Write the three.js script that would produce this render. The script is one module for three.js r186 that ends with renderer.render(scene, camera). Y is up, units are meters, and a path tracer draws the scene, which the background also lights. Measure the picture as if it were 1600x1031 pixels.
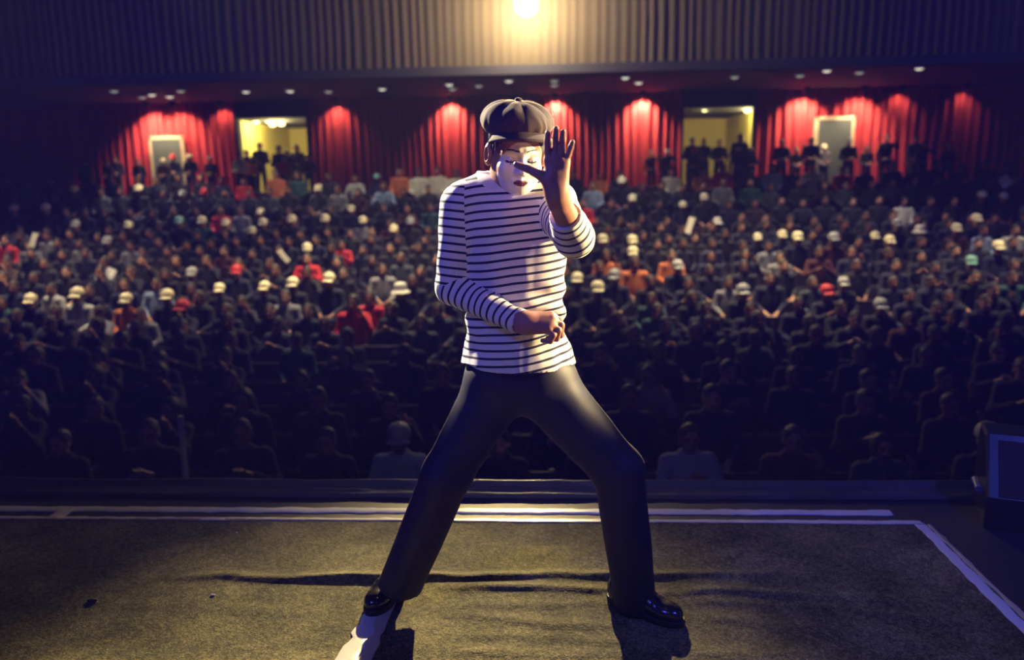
import * as THREE from 'three';
import { mergeGeometries } from 'three/addons/utils/BufferGeometryUtils.js';
import { RoundedBoxGeometry } from 'three/addons/geometries/RoundedBoxGeometry.js';

// ------------------------------------------------------------------ camera, exposure, haze
const scene = new THREE.Scene();
scene.background = new THREE.Color(0, 0, 0);
const renderer = new THREE.WebGLRenderer({ antialias: true });
renderer.toneMapping = THREE.LinearToneMapping;
renderer.toneMappingExposure = 1.0;
renderer.shadowMap.enabled = true;
const D2R = Math.PI / 180, FPX = 1244, IW = 1600, IH = 1031;
const camera = new THREE.PerspectiveCamera((2 * Math.atan(IH / 2 / FPX)) / D2R, IW / IH, 0.05, 120);
camera.position.set(0, 1.45, 0);
camera.rotation.order = 'YXZ';
camera.rotation.set(-11.289 * D2R, 3.129 * D2R, -1.0 * D2R);
camera.focus = 2.45;
camera.userData.fStop = 1.7;
camera.updateMatrixWorld(true);
scene.fog = new THREE.FogExp2(new THREE.Color(0.85, 0.88, 1), 0.00055);      // thin dusty stage haze

// a point of the hall that the photograph shows at pixel (x, y), on the plane z
function at(x, y, z) {
  const d = new THREE.Vector3((x - IW / 2) / FPX, -(y - IH / 2) / FPX, -1).applyQuaternion(camera.quaternion);
  return camera.position.clone().addScaledVector(d, (z - camera.position.z) / d.z);
}
function onFloor(x, y, Y = 0) {
  const d = new THREE.Vector3((x - IW / 2) / FPX, -(y - IH / 2) / FPX, -1).applyQuaternion(camera.quaternion);
  return camera.position.clone().addScaledVector(d, (Y - camera.position.y) / d.y);
}

// ------------------------------------------------------------------ lights (their fittings are built further down)
function spot(name, color, intensity, pos, target, angle, penumbra, radius) {
  const l = new THREE.SpotLight(new THREE.Color(...color), intensity, 0, angle * D2R, penumbra, 2);
  l.name = name; l.position.copy(pos); l.target.position.copy(target); l.castShadow = true; l.shadow.radius = radius / 0.02;
  l.shadow.mapSize.set(1024, 1024); scene.add(l, l.target);
  return l;
}
const V = (x, y, z) => new THREE.Vector3(x, y, z);
const WARM = [1, 0.76, 0.32], BLUE = [0.08, 0.11, 1];
const KEY = at(822, 6, -18.1), KEY_AIM = V(-0.5, 1.6, -2.35);
spot('follow_spot_light', WARM, 4700, KEY.clone().addScaledVector(KEY_AIM.clone().sub(KEY).normalize(), 0.38), KEY_AIM, 7.25, 0.4, 0.12);
{ // the glowing globe lights all round it
  const l = new THREE.PointLight(new THREE.Color(...WARM), 66, 0, 2); l.name = 'follow_spot_spill'; l.position.copy(KEY); l.castShadow = true; l.shadow.radius = 10; scene.add(l);
}
const SIDE = V(4.2, 1.95, -3.05), SIDE_AIM = V(0.02, 1.22, -2.4);
spot('side_lamp_light', [1, 0.74, 0.34], 340, SIDE.clone().addScaledVector(SIDE_AIM.clone().sub(SIDE).normalize(), 0.05), SIDE_AIM, 8, 0.5, 0.07);
const RIM = [[V(-4.4, 4.7, -7.2), V(-0.16, 1.25, -2.4), 1200], [V(4.2, 4.7, -7.2), V(-0.06, 1.28, -2.4), 600]];
for (const [p, a, i] of RIM) spot('rim_lamp_light', [1, 0.86, 0.62], i, p.clone().addScaledVector(a.clone().sub(p).normalize(), 0.05), a, 4.6, 0.4, 0.07);
const WASH = [[V(-2.6, 4.3, 0.6), V(-0.3, 0.7, -2.2), 24], [V(2.5, 4.3, 0.3), V(1.5, 0, -2.4), 34]];
for (const [p, a, i] of WASH) spot('blue_wash_light', BLUE, i, p.clone().addScaledVector(a.clone().sub(p).normalize(), 0.05), a, i > 20 ? 21 : 32, 0.8, 0.1);
const CROSS = [[V(-5.6, 1.75, -1.05), V(6.5, 1.3, -1.05)], [V(5.6, 1.75, -0.95), V(-6.5, 1.3, -0.95)]];
for (const [p, a] of CROSS) spot('added_haze_light', [0.08, 0.04, 1], 9000, p.clone().addScaledVector(a.clone().sub(p).normalize(), 0.05), a, 8, 0.7, 0.06);  // added beams crossing before the camera, lifting the darks to navy through the haze
const FILL = [V(-1.2, 4.3, 0.9), V(-0.12, 1.35, -2.4)];
spot('fill_lamp_light', [0.75, 0.72, 1], 0.5, FILL[0].clone().addScaledVector(FILL[1].clone().sub(FILL[0]).normalize(), 0.05), FILL[1], 20, 0.9, 0.1);

// ------------------------------------------------------------------ helpers
let seed = 20240611;
function rnd() { seed = (seed + 0x6d2b79f5) | 0; let t = Math.imul(seed ^ (seed >>> 15), 1 | seed); t = (t + Math.imul(t ^ (t >>> 7), 61 | t)) ^ t; return ((t ^ (t >>> 14)) >>> 0) / 4294967296; }
const rr = (a, b) => a + (b - a) * rnd(), pick = (a) => a[Math.floor(rnd() * a.length)];
const used = {};
function numbered(n) { const k = used[n] = (used[n] ?? -1) + 1; return k ? n + '_' + String(k).padStart(3, '0') : n; }
function tag(o, label, category, group, kind) {
  if (label) o.userData.label = label;
  if (category) o.userData.category = category;
  if (group) o.userData.group = group;
  if (kind) o.userData.kind = kind;
  return o;
}
function mesh(name, geo, mat, parent = scene) {
  const m = new THREE.Mesh(geo, mat); m.name = parent === scene ? numbered(name) : name;
  m.castShadow = m.receiveShadow = true; parent.add(m); return m;
}
function base(name, pos, turn = 0) { const g = new THREE.Group(); g.name = numbered(name); g.position.copy(pos); g.rotation.y = turn; scene.add(g); return g; }
function mat(rgb, roughness = 0.8, extra = {}) { const m = new THREE.MeshPhysicalMaterial({ roughness, ...extra }); m.color.setRGB(...rgb); return m; }
function glow(rgb, k) { const m = new THREE.MeshStandardMaterial({ roughness: 0.4 }); m.color.setRGB(0.6, 0.6, 0.6); m.emissive.setRGB(...rgb); m.emissiveIntensity = k; return m; }
function boxG(w, h, d, x = 0, y = 0, z = 0) { const g = new THREE.BoxGeometry(w, h, d); g.translate(x, y, z); return g; }
function rbox(w, h, d, r, x = 0, y = 0, z = 0) { const g = new RoundedBoxGeometry(w, h, d, 2, r); g.translate(x, y, z); return g; }
function merge(list) { return mergeGeometries(list.map((g) => { const n = g.index ? g.toNonIndexed() : g.clone(); for (const k of Object.keys(n.attributes)) if (!['position', 'normal', 'uv'].includes(k)) n.deleteAttribute(k); return n; })); }
function cyl(r0, r1, h, seg = 24, y = 0) { const g = new THREE.CylinderGeometry(r1, r0, h, seg); g.translate(0, y, 0); return g; }
function bar(a, b, r, seg = 10) { const d = b.clone().sub(a), g = new THREE.CylinderGeometry(r, r, d.length(), seg); g.applyQuaternion(new THREE.Quaternion().setFromUnitVectors(V(0, 1, 0), d.clone().normalize())); const c = a.clone().add(b).multiplyScalar(0.5); g.translate(c.x, c.y, c.z); return g; }
// value noise
function hash(x, y, z) { let h = Math.imul(x, 374761393) ^ Math.imul(y, 668265263) ^ Math.imul(z, 2147483647 - 1274126177); h = Math.imul(h ^ (h >>> 13), 1274126177); return ((h ^ (h >>> 16)) >>> 0) / 4294967296; }
function noise(x, y, z = 0) {
  const a = Math.floor(x), b = Math.floor(y), c = Math.floor(z); let u = x - a, v = y - b, w = z - c;
  u = u * u * (3 - 2 * u); v = v * v * (3 - 2 * v); w = w * w * (3 - 2 * w);
  const L = (p, q, t) => p + (q - p) * t;
  return L(L(L(hash(a, b, c), hash(a + 1, b, c), u), L(hash(a, b + 1, c), hash(a + 1, b + 1, c), u), v), L(L(hash(a, b, c + 1), hash(a + 1, b, c + 1), u), L(hash(a, b + 1, c + 1), hash(a + 1, b + 1, c + 1), u), v), w);
}
function texture(n, f, srgb = false, rx = 1, ry = 1) {       // f(i, j) -> value or [r, g, b], 0..1
  const d = new Uint8Array(n * n * 4);
  for (let j = 0; j < n; j++) for (let i = 0; i < n; i++) { const c = f(i, j), q = (j * n + i) * 4; for (let k = 0; k < 3; k++) d[q + k] = Math.max(0, Math.min(255, 255 * (c.length ? c[k] : c))); d[q + 3] = 255; }
  const t = new THREE.DataTexture(d, n, n); t.magFilter = THREE.LinearFilter; t.minFilter = THREE.LinearMipmapLinearFilter; t.generateMipmaps = true;
  t.wrapS = t.wrapT = THREE.RepeatWrapping; t.repeat.set(rx, ry); if (srgb) t.colorSpace = THREE.SRGBColorSpace; t.needsUpdate = true; return t;
}
function tileNoise(n, cells, s) { return (i, j) => { let v = 0, a = 0.5; for (let o = 0, c = cells; o < 3; o++, c *= 2, a /= 2) { const x = (i / n) * c, y = (j / n) * c, x0 = Math.floor(x), y0 = Math.floor(y), fx = x - x0, fy = y - y0, h = (p, q) => hash(((p % c) + c) % c, ((q % c) + c) % c, s + o), u = fx * fx * (3 - 2 * fx), w = fy * fy * (3 - 2 * fy); v += a * ((h(x0, y0) * (1 - u) + h(x0 + 1, y0) * u) * (1 - w) + (h(x0, y0 + 1) * (1 - u) + h(x0 + 1, y0 + 1) * u) * w); } return v / 0.875; }; }

// distance fields and their mesher
const smin = (a, b, k) => { const h = Math.max(k - Math.abs(a - b), 0) / k; return Math.min(a, b) - h * h * k * 0.25; };
function capD(a, b, ra, rb, sz = 1) {
  const ax = a.x, ay = a.y, az = a.z, bx = b.x - ax, by = b.y - ay, bz = b.z - az, l2 = bx * bx + by * by + bz * bz + 1e-12;
  return (x, y, z) => { const px = x - ax, py = y - ay, pz = z - az; let t = (px * bx + py * by + pz * bz) / l2; t = t < 0 ? 0 : t > 1 ? 1 : t; const dx = px - bx * t, dy = py - by * t, dz = (pz - bz * t) * sz; return Math.sqrt(dx * dx + dy * dy + dz * dz) - (ra + (rb - ra) * t); };
}
function ellD(cx, cy, cz, rx, ry, rz) {
  return (x, y, z) => { const px = (x - cx) / rx, py = (y - cy) / ry, pz = (z - cz) / rz, k0 = Math.sqrt(px * px + py * py + pz * pz), qx = px / rx, qy = py / ry, qz = pz / rz, k1 = Math.sqrt(qx * qx + qy * qy + qz * qz); return k1 < 1e-9 ? -Math.min(rx, ry, rz) : (k0 * (k0 - 1)) / k1; };
}
function union(prims, k) { return (x, y, z) => { let d = prims[0](x, y, z); for (let i = 1; i < prims.length; i++) d = smin(d, prims[i](x, y, z), k); return d; }; }
function surface(f, lo, hi, h, { color, uv } = {}) {          // surface nets, then the points are drawn onto the zero level
  const nx = Math.ceil((hi.x - lo.x) / h) + 1, ny = Math.ceil((hi.y - lo.y) / h) + 1, nz = Math.ceil((hi.z - lo.z) / h) + 1, val = new Float32Array(nx * ny * nz);
  for (let k = 0, q = 0; k < nz; k++) for (let j = 0; j < ny; j++) for (let i = 0; i < nx; i++, q++) val[q] = f(lo.x + i * h, lo.y + j * h, lo.z + k * h);
  const id = new Int32Array(nx * ny * nz).fill(-1), P = [], I = [], X = 1, Y = nx, Z = nx * ny, off = [0, X, Y, X + Y, Z, X + Z, Y + Z, X + Y + Z];
  const E = [[0, 1], [2, 3], [4, 5], [6, 7], [0, 2], [1, 3], [4, 6], [5, 7], [0, 4], [1, 5], [2, 6], [3, 7]];
  for (let k = 0; k < nz - 1; k++) for (let j = 0; j < ny - 1; j++) for (let i = 0; i < nx - 1; i++) {
    const q = i + j * Y + k * Z; let neg = 0;
    for (let c = 0; c < 8; c++) if (val[q + off[c]] < 0) neg++;
    if (!neg || neg === 8) continue;
    let sx = 0, sy = 0, sz = 0, n = 0;
    for (const [a, b] of E) { const va = val[q + off[a]], vb = val[q + off[b]]; if (va < 0 === vb < 0) continue; const t = va / (va - vb); sx += (a & 1) + t * ((b & 1) - (a & 1)); sy += ((a >> 1) & 1) + t * (((b >> 1) & 1) - ((a >> 1) & 1)); sz += (a >> 2) + t * ((b >> 2) - (a >> 2)); n++; }
    id[q] = P.length / 3; P.push(lo.x + (i + sx / n) * h, lo.y + (j + sy / n) * h, lo.z + (k + sz / n) * h);
  }
  const quad = (a, b, c, d, flip) => { if (a < 0 || b < 0 || c < 0 || d < 0) return; flip ? I.push(a, c, b, a, d, c) : I.push(a, b, c, a, c, d); };
  for (let k = 1; k < nz - 1; k++) for (let j = 1; j < ny - 1; j++) for (let i = 1; i < nx - 1; i++) {
    const q = i + j * Y + k * Z, s = val[q] < 0;
    if (s !== val[q + X] < 0) quad(id[q - Y - Z], id[q - Z], id[q], id[q - Y], !s);
    if (s !== val[q + Y] < 0) quad(id[q - X - Z], id[q - X], id[q], id[q - Z], !s);
    if (s !== val[q + Z] < 0) quad(id[q - X - Y], id[q - Y], id[q], id[q - X], !s);
  }
  const N = new Float32Array(P.length), e = h * 0.4;
  for (let v = 0; v < P.length; v += 3) {
    let gx, gy, gz, x = P[v], y = P[v + 1], z = P[v + 2];
    for (let it = 0; it < 3; it++) {
      gx = f(x + e, y, z) - f(x - e, y, z); gy = f(x, y + e, z) - f(x, y - e, z); gz = f(x, y, z + e) - f(x, y, z - e);
      const l = Math.sqrt(gx * gx + gy * gy + gz * gz) || 1; gx /= l; gy /= l; gz /= l;
      if (it < 2) { const d = Math.max(-h * 0.5, Math.min(h * 0.5, (f(x, y, z) * 2 * e) / l)); x -= gx * d; y -= gy * d; z -= gz * d; }
    }
    P[v] = x; P[v + 1] = y; P[v + 2] = z; N[v] = gx; N[v + 1] = gy; N[v + 2] = gz;
  }
  const g = new THREE.BufferGeometry();
  g.setAttribute('position', new THREE.Float32BufferAttribute(P, 3)); g.setAttribute('normal', new THREE.BufferAttribute(N, 3)); g.setIndex(I);
  if (color) { const C = new Float32Array(P.length); for (let v = 0; v < P.length; v += 3) { const c = color(P[v], P[v + 1], P[v + 2], N[v], N[v + 1], N[v + 2]); C[v] = c[0]; C[v + 1] = c[1]; C[v + 2] = c[2]; } g.setAttribute('color', new THREE.BufferAttribute(C, 3)); }
  if (uv) {                                                    // uv per triangle, so that seams between sleeve and body stay sharp
    const n = g.toNonIndexed(), p = n.attributes.position, U = new Float32Array(p.count * 2);
    for (let t = 0; t < p.count; t += 3) { const c = [0, 1, 2].map((k) => (p.array[t * 3 + k] + p.array[t * 3 + 3 + k] + p.array[t * 3 + 6 + k]) / 3), m = uv(c[0], c[1], c[2]); for (let k = 0; k < 3; k++) { const w = m(p.getX(t + k), p.getY(t + k), p.getZ(t + k)); U[(t + k) * 2] = w[0]; U[(t + k) * 2 + 1] = w[1]; } }
    n.setAttribute('uv', new THREE.BufferAttribute(U, 2)); return n;
  }
  return g;
}

function lathe(pts, n = 20) { return new THREE.LatheGeometry(pts.map(([x, y]) => new THREE.Vector2(x, y)), n); }

// ------------------------------------------------------------------ the hall
const M = {
  black: mat([0.012, 0.011, 0.03], 0.8), wall: mat([0.02, 0.018, 0.05], 0.9), stage: mat([0.016, 0.015, 0.035], 0.55), hallFloor: mat([0.02, 0.016, 0.05], 0.9),
  red: mat([0.42, 0.028, 0.03], 0.85, { sheen: 0.3, sheenRoughness: 0.5 }), drape: mat([0.075, 0.058, 0.05], 0.95), soffit: mat([0.03, 0.03, 0.06], 0.85), yellow: mat([0.62, 0.53, 0.16], 0.8),
  cream: mat([0.62, 0.52, 0.34], 0.6), doorGrey: mat([0.1, 0.125, 0.115], 0.6), chrome: mat([0.5, 0.5, 0.52], 0.3, { metalness: 1 }), lampBody: mat([0.02, 0.02, 0.022], 0.5), bench: mat([0.03, 0.02, 0.04], 0.6),
};
const ZB = -24, SOFFIT = 3.6, FACE = -18.9, XL = -17, XR = 16, TOP = 9;
function struct(name, geo, m, parent = scene) { const o = mesh(name, geo, m, parent); if (parent === scene) o.userData.kind = 'structure'; return o; }

// stage deck and its front
struct('floor_stage', boxG(14, 0.25, 7.1, 0, -0.125, 0.0), M.stage);
struct('wall_stage_front', boxG(14, 1.75, 0.12, 0, -1.1, -3.44), M.wall);
// raked hall floor: rows of steps
const ROWS = [];
for (let k = 0; k < 8; k++) ROWS.push([6.45 + 0.95 * k, -1.98 + 0.022 * k]);
for (let k = 0; k < 7; k++) ROWS.push([14.05 + 0.95 * k, -1.72 + 0.118 * k]);
ROWS.push([20.65, -0.66], [21.5, -0.22], [22.35, 0.16]);
const AISLE = 0.72;
{
  const s = new THREE.Shape(); s.moveTo(3.3, -2.6); s.lineTo(3.3, -1.98);
  let y = -1.98;
  for (const [d, fy] of ROWS) { s.lineTo(d - 0.42, y); s.lineTo(d - 0.42, fy); y = fy; }
  s.lineTo(22.8, y); s.lineTo(22.8, AISLE); s.lineTo(30.6, AISLE); s.lineTo(30.6, -2.6);
  const g = new THREE.ExtrudeGeometry(s, { depth: XR - XL, bevelEnabled: false }); g.rotateY(Math.PI / 2); g.translate(XL, 0, 0);
  struct('floor', g, M.hallFloor);
}
struct('wall_left', boxG(0.3, TOP + 2.6, 32, XL - 0.15, (TOP - 2.6) / 2, -11.5), M.wall);
struct('wall_right', boxG(0.3, TOP + 2.6, 32, XR + 0.15, (TOP - 2.6) / 2, -11.5), M.wall);
struct('ceiling', boxG(XR - XL + 0.6, 0.3, 32, (XL + XR) / 2, TOP + 0.15, -11.5), M.wall);
struct('wall_front', boxG(XR - XL, TOP + 2.6, 0.3, (XL + XR) / 2, (TOP - 2.6) / 2, 3.9), M.wall);
struct('wall_stage_left', boxG(0.3, TOP, 7.4, -7.15, TOP / 2 - 0.2, 0.1), M.wall);
struct('wall_stage_right', boxG(0.3, TOP, 7.4, 7.15, TOP / 2 - 0.2, 0.1), M.wall);

// back wall with two doorways
const doorL = [at(372, 200, ZB).x, at(481, 200, ZB).x, at(430, 183, ZB).y], doorR = [at(1066, 200, ZB).x, at(1178, 200, ZB).x, at(1120, 166, ZB).y];
{
  const seg = (x0, x1, y0, y1) => boxG(x1 - x0, y1 - y0, 0.2, (x0 + x1) / 2, (y0 + y1) / 2, ZB - 0.12);
  struct('wall_back', merge([seg(XL, doorL[0], -1, SOFFIT), seg(doorL[0], doorL[1], doorL[2], SOFFIT), seg(doorL[1], doorR[0], -1, SOFFIT), seg(doorR[0], doorR[1], doorR[2], SOFFIT), seg(doorR[1], XR, -1, SOFFIT)]), M.wall);
}
struct('ceiling_soffit', boxG(XR - XL, 0.2, 5.3, (XL + XR) / 2, SOFFIT + 0.1, FACE - 2.55), M.soffit);
struct('wall_balcony', boxG(XR - XL, TOP - SOFFIT, 0.2, (XL + XR) / 2, (TOP + SOFFIT) / 2, FACE - 0.2), M.wall);

// pleated cloth: x0..x1 along x, y0..y1, folds of uneven depth
function pleats(x0, x1, y0, y1, z, period, depth, s) {
  const n = Math.round(((x1 - x0) / period) * 10), ny = 5, P = [], I = [];
  const off = (x) => { const w = x / period + 0.8 * noise(x * 0.9, s) + 0.35 * noise(x * 3.1, s + 7); return (0.5 + 0.5 * Math.sin(w * Math.PI * 2)) * depth * (0.55 + 0.75 * noise(x * 1.7, s + 3)); };
  for (const side of [1, 0]) for (let j = 0; j <= ny; j++) for (let i = 0; i <= n; i++) { const x = x0 + ((x1 - x0) * i) / n, y = y0 + ((y1 - y0) * j) / ny; P.push(x, y, z + off(x + 0.02 * Math.sin(y * 2 + x)) * (1 - 0.25 * (j / ny)) + (side ? 0.012 : 0)); }
  const L = (n + 1) * (ny + 1);
  for (let j = 0; j < ny; j++) for (let i = 0; i < n; i++) { const a = j * (n + 1) + i, b = a + 1, c = a + n + 1, d = c + 1; I.push(a, b, d, a, d, c, a + L, d + L, b + L, a + L, c + L, d + L); }
  for (let i = 0; i < n; i++) { const t = ny * (n + 1) + i; I.push(i, i + L, i + 1 + L, i, i + 1 + L, i + 1, t, t + 1, t + 1 + L, t, t + 1 + L, t + L); }
  const g = new THREE.BufferGeometry(); g.setAttribute('position', new THREE.Float32BufferAttribute(P, 3)); g.setIndex(I); g.computeVertexNormals(); return g;
}
const weave = tileNoise(128, 32, 5);
const fabricBump = texture(128, (i, j) => weave(i, j));
tag(mesh('balcony_drape', pleats(XL, XR, SOFFIT + 0.02, TOP, FACE - 0.09, 0.21, 0.026, 11), M.drape), 'dark pleated drape hanging over the balcony front behind the bright lamp', 'drape');
tag(mesh('stage_curtain', pleats(XL, doorL[0] - 0.05, AISLE, SOFFIT, ZB - 0.01, 0.24, 0.14, 21), M.red), 'red pleated curtain on back wall at the far left behind grey door', 'curtain', 'red curtains along the back wall');
tag(mesh('stage_curtain', pleats(doorL[1] + 0.05, doorR[0] - 0.05, AISLE, SOFFIT, ZB - 0.01, 0.22, 0.14, 31), M.red), 'wide red pleated curtain on back wall between the two yellow doorways', 'curtain', 'red curtains along the back wall');
tag(mesh('stage_curtain', pleats(doorR[1] + 0.05, XR, AISLE, SOFFIT, ZB - 0.01, 0.26, 0.14, 41), M.red), 'red pleated curtain on back wall right of the right-hand doorway', 'curtain', 'red curtains along the back wall');

// vestibules behind the doorways
function vestibule(d, n, side) {
  const x0 = d[0] - 0.5, x1 = d[1] + 0.5, w = x1 - x0, c = (x0 + x1) / 2, top = d[2] + 0.02, z0 = ZB - 0.22, z1 = -30.2;
  struct('wall_vestibule_' + side, merge([boxG(w, top - AISLE, 0.15, c, (top + AISLE) / 2, z1 - 0.075), boxG(0.15, top - AISLE, z0 - z1, x0 - 0.075, (top + AISLE) / 2, (z0 + z1) / 2), boxG(0.15, top - AISLE, z0 - z1, x1 + 0.075, (top + AISLE) / 2, (z0 + z1) / 2)]), M.yellow);
  struct('ceiling_vestibule_' + side, boxG(w + 0.3, 0.12, z0 - z1 + 0.15, c, top + 0.06, (z0 + z1) / 2 - 0.07), M.wall);
  struct('door_' + n, merge([boxG(0.08, top - AISLE, 0.3, d[0] - 0.02, (top + AISLE) / 2, ZB - 0.05), boxG(0.08, top - AISLE, 0.3, d[1] + 0.02, (top + AISLE) / 2, ZB - 0.05), boxG(d[1] - d[0] + 0.12, 0.08, 0.3, (d[0] + d[1]) / 2, top, ZB - 0.05)]), M.black);
}
vestibule(doorL, 1, 'left'); vestibule(doorR, 2, 'right');
function vestLamp(px, py, z, label, power) {
  const p = at(px, py, z), g = base('ceiling_lamp', p);
  tag(g, label, 'lamp', 'vestibule ceiling lamps');
  mesh('shade', (() => { const s = new THREE.SphereGeometry(0.085, 18, 12); s.scale(1.25, 0.7, 1); return s; })(), glow([1, 0.85, 0.35], 5), g);
  mesh('mount', cyl(0.04, 0.05, 0.1, 14, 0.1), M.lampBody, g);
  const l = new THREE.PointLight(new THREE.Color(1, 0.82, 0.3), power, 0, 2); l.name = 'ceiling_lamp_light'; l.position.set(p.x, p.y, p.z); l.castShadow = true; l.shadow.radius = 3; scene.add(l);
}
const VL = 8;
[[400, 190, 'leftmost'], [420, 189, 'second'], [426, 195, 'third'], [440, 194, 'rightmost']].forEach(([x, y, w]) => vestLamp(x, y, -26.2, `${w} of four small yellow ceiling lamps in the left doorway`, VL));
vestLamp(1101, 171, -26, 'larger yellow ceiling lamp at left in the right doorway', 17);
vestLamp(1168, 173, -26, 'smaller yellow ceiling lamp at right in the right doorway', 14);

// two grey doors in cream frames before the curtains
function framedDoor(px0, px1, pyTop, n) {
  const z = ZB + 0.2, a = at(px0, pyTop, z), b = at(px1, pyTop, z), w = b.x - a.x, top = (a.y + b.y) / 2, h = top - AISLE, g = new THREE.Group();
  g.name = 'door_' + n; g.userData.kind = 'structure'; g.position.set((a.x + b.x) / 2, AISLE, z); scene.add(g);
  mesh('door_leaf', rbox(w - 0.16, h - 0.08, 0.05, 0.01, 0, (h - 0.08) / 2, 0.032), M.doorGrey, g);
  mesh('door_frame', merge([rbox(0.1, h, 0.12, 0.015, -w / 2 + 0.05, h / 2, 0), rbox(0.1, h, 0.12, 0.015, w / 2 - 0.05, h / 2, 0), rbox(w, 0.1, 0.12, 0.015, 0, h - 0.05, 0)]), M.cream, g);
  mesh('door_handle', merge([bar(V(w / 2 - 0.16, 1.0, 0.02), V(w / 2 - 0.16, 1.0, 0.07), 0.012), bar(V(w / 2 - 0.16, 1.0, 0.07), V(w / 2 - 0.28, 1.0, 0.07), 0.012)]), M.chrome, g);
}
framedDoor(232, 287, 213, 3); framedDoor(1274, 1336, 182, 4);

// wall washers close to the curtain: short cans under the soffit
function washer(px, label, power, gap = 0.34) {
  const x = at(px, 155, ZB).x, p = V(x, SOFFIT - 0.1, ZB + gap), g = base('wall_washer_lamp', p);
  tag(g, label, 'lamp', 'wall washers above the red curtains');
  mesh('housing', lathe([[0, 0.1], [0.085, 0.1], [0.085, -0.02], [0.078, -0.02], [0.078, 0.05], [0, 0.05]], 22), M.lampBody, g);
  const lens = new THREE.CylinderGeometry(0.07, 0.07, 0.012, 20); lens.translate(0, 0.04, 0); mesh('lens', lens, glow([1, 0.7, 0.4], 1.5), g);
  spot('wall_washer_light', [1, 0.72, 0.42], power * 2.6, V(p.x, p.y - 0.02, p.z), V(p.x, p.y - 2, p.z - 0.75), 56, 0.75, 0.03);
}
washer(243, 'wall washer lamp above red curtain left of the left grey door', 11, 0.55);
washer(283, 'wall washer lamp above red curtain over the left grey door', 9, 0.6);
washer(350, 'dim wall washer lamp above red curtain just left of left doorway', 1.2);
washer(528, 'dim wall washer lamp above red curtain just right of left doorway', 2.2);
washer(706, 'wall washer lamp above middle red curtain left of the performer', 9);
washer(868, 'wall washer lamp above middle red curtain behind the raised hand', 13);
washer(1003, 'wall washer lamp above middle red curtain nearest the right doorway', 14);
washer(1252, 'wall washer lamp above red curtain left of the right grey door', 14, 0.5);
washer(1338, 'wall washer lamp above red curtain over the right grey door', 12, 0.6);
washer(1402, 'dim wall washer lamp above red curtain right of the right grey door', 0.9);
washer(1500, 'faint wall washer lamp above red curtain at the far right', 0.5);

// downlights in the soffit, seen at a low angle
const ring = (() => { const g = new THREE.TorusGeometry(0.1, 0.022, 8, 24); g.rotateX(Math.PI / 2); return g; })(), disc = lathe([[0, -0.055], [0.05, -0.05], [0.085, -0.032], [0.095, 0], [0, 0.012]], 24);
const downGlow = [glow([0.8, 0.85, 0.7], 0.35), glow([1, 0.95, 0.75], 0.9)];
const downs = [[178, 140, 0], [222, 150, 0], [237, 146, 1], [265, 149, 1], [282, 140, 0], [384, 141, 1], [453, 140, 1], [513, 141, 0], [597, 137, 1], [702, 130, 1], [707, 137, 0], [748, 132, 0], [795, 124, 1], [866, 124, 0], [866, 131, 0], [977, 119, 1], [998, 127, 1], [1148, 118, 0], [1250, 116, 0], [1292, 108, 1], [1343, 111, 0], [1437, 98, 1]];
const ONES = ['', 'first', 'second', 'third', 'fourth', 'fifth', 'sixth', 'seventh', 'eighth', 'ninth', 'tenth', 'eleventh', 'twelfth', 'thirteenth', 'fourteenth', 'fifteenth', 'sixteenth', 'seventeenth', 'eighteenth', 'nineteenth'], TENS = ['', '', 'twent', 'thirt', 'fort', 'fift', 'sixt', 'sevent'];
const ORD = Array.from({ length: 79 }, (_, i) => { const n = i + 1; return n < 20 ? ONES[n] : TENS[Math.floor(n / 10)] + (n % 10 ? 'y-' + ONES[n % 10] : 'ieth'); });
downs.forEach(([x, y, b], i) => {
  let p = onFloor(x, y, SOFFIT); if (p.z > FACE - 0.35) p = at(x, y, FACE - 0.35); if (p.z < ZB + 0.8) p = at(x, y, ZB + 0.8);
  const g = base('ceiling_downlight', V(p.x, SOFFIT - 0.02, p.z));
  tag(g, `${b ? 'bright' : 'dim'} round downlight in the dark soffit, ${ORD[i]} from the left`, 'lamp', 'downlights in the soffit');
  mesh('trim_ring', ring, M.chrome, g); mesh('lens', disc, downGlow[b], g);
  spot('ceiling_downlight_light', [1, 0.85, 0.55], b ? 14 : 6, V(p.x, SOFFIT - 0.1, p.z), V(p.x, 0, p.z), 48, 0.7, 0.06);
});

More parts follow.
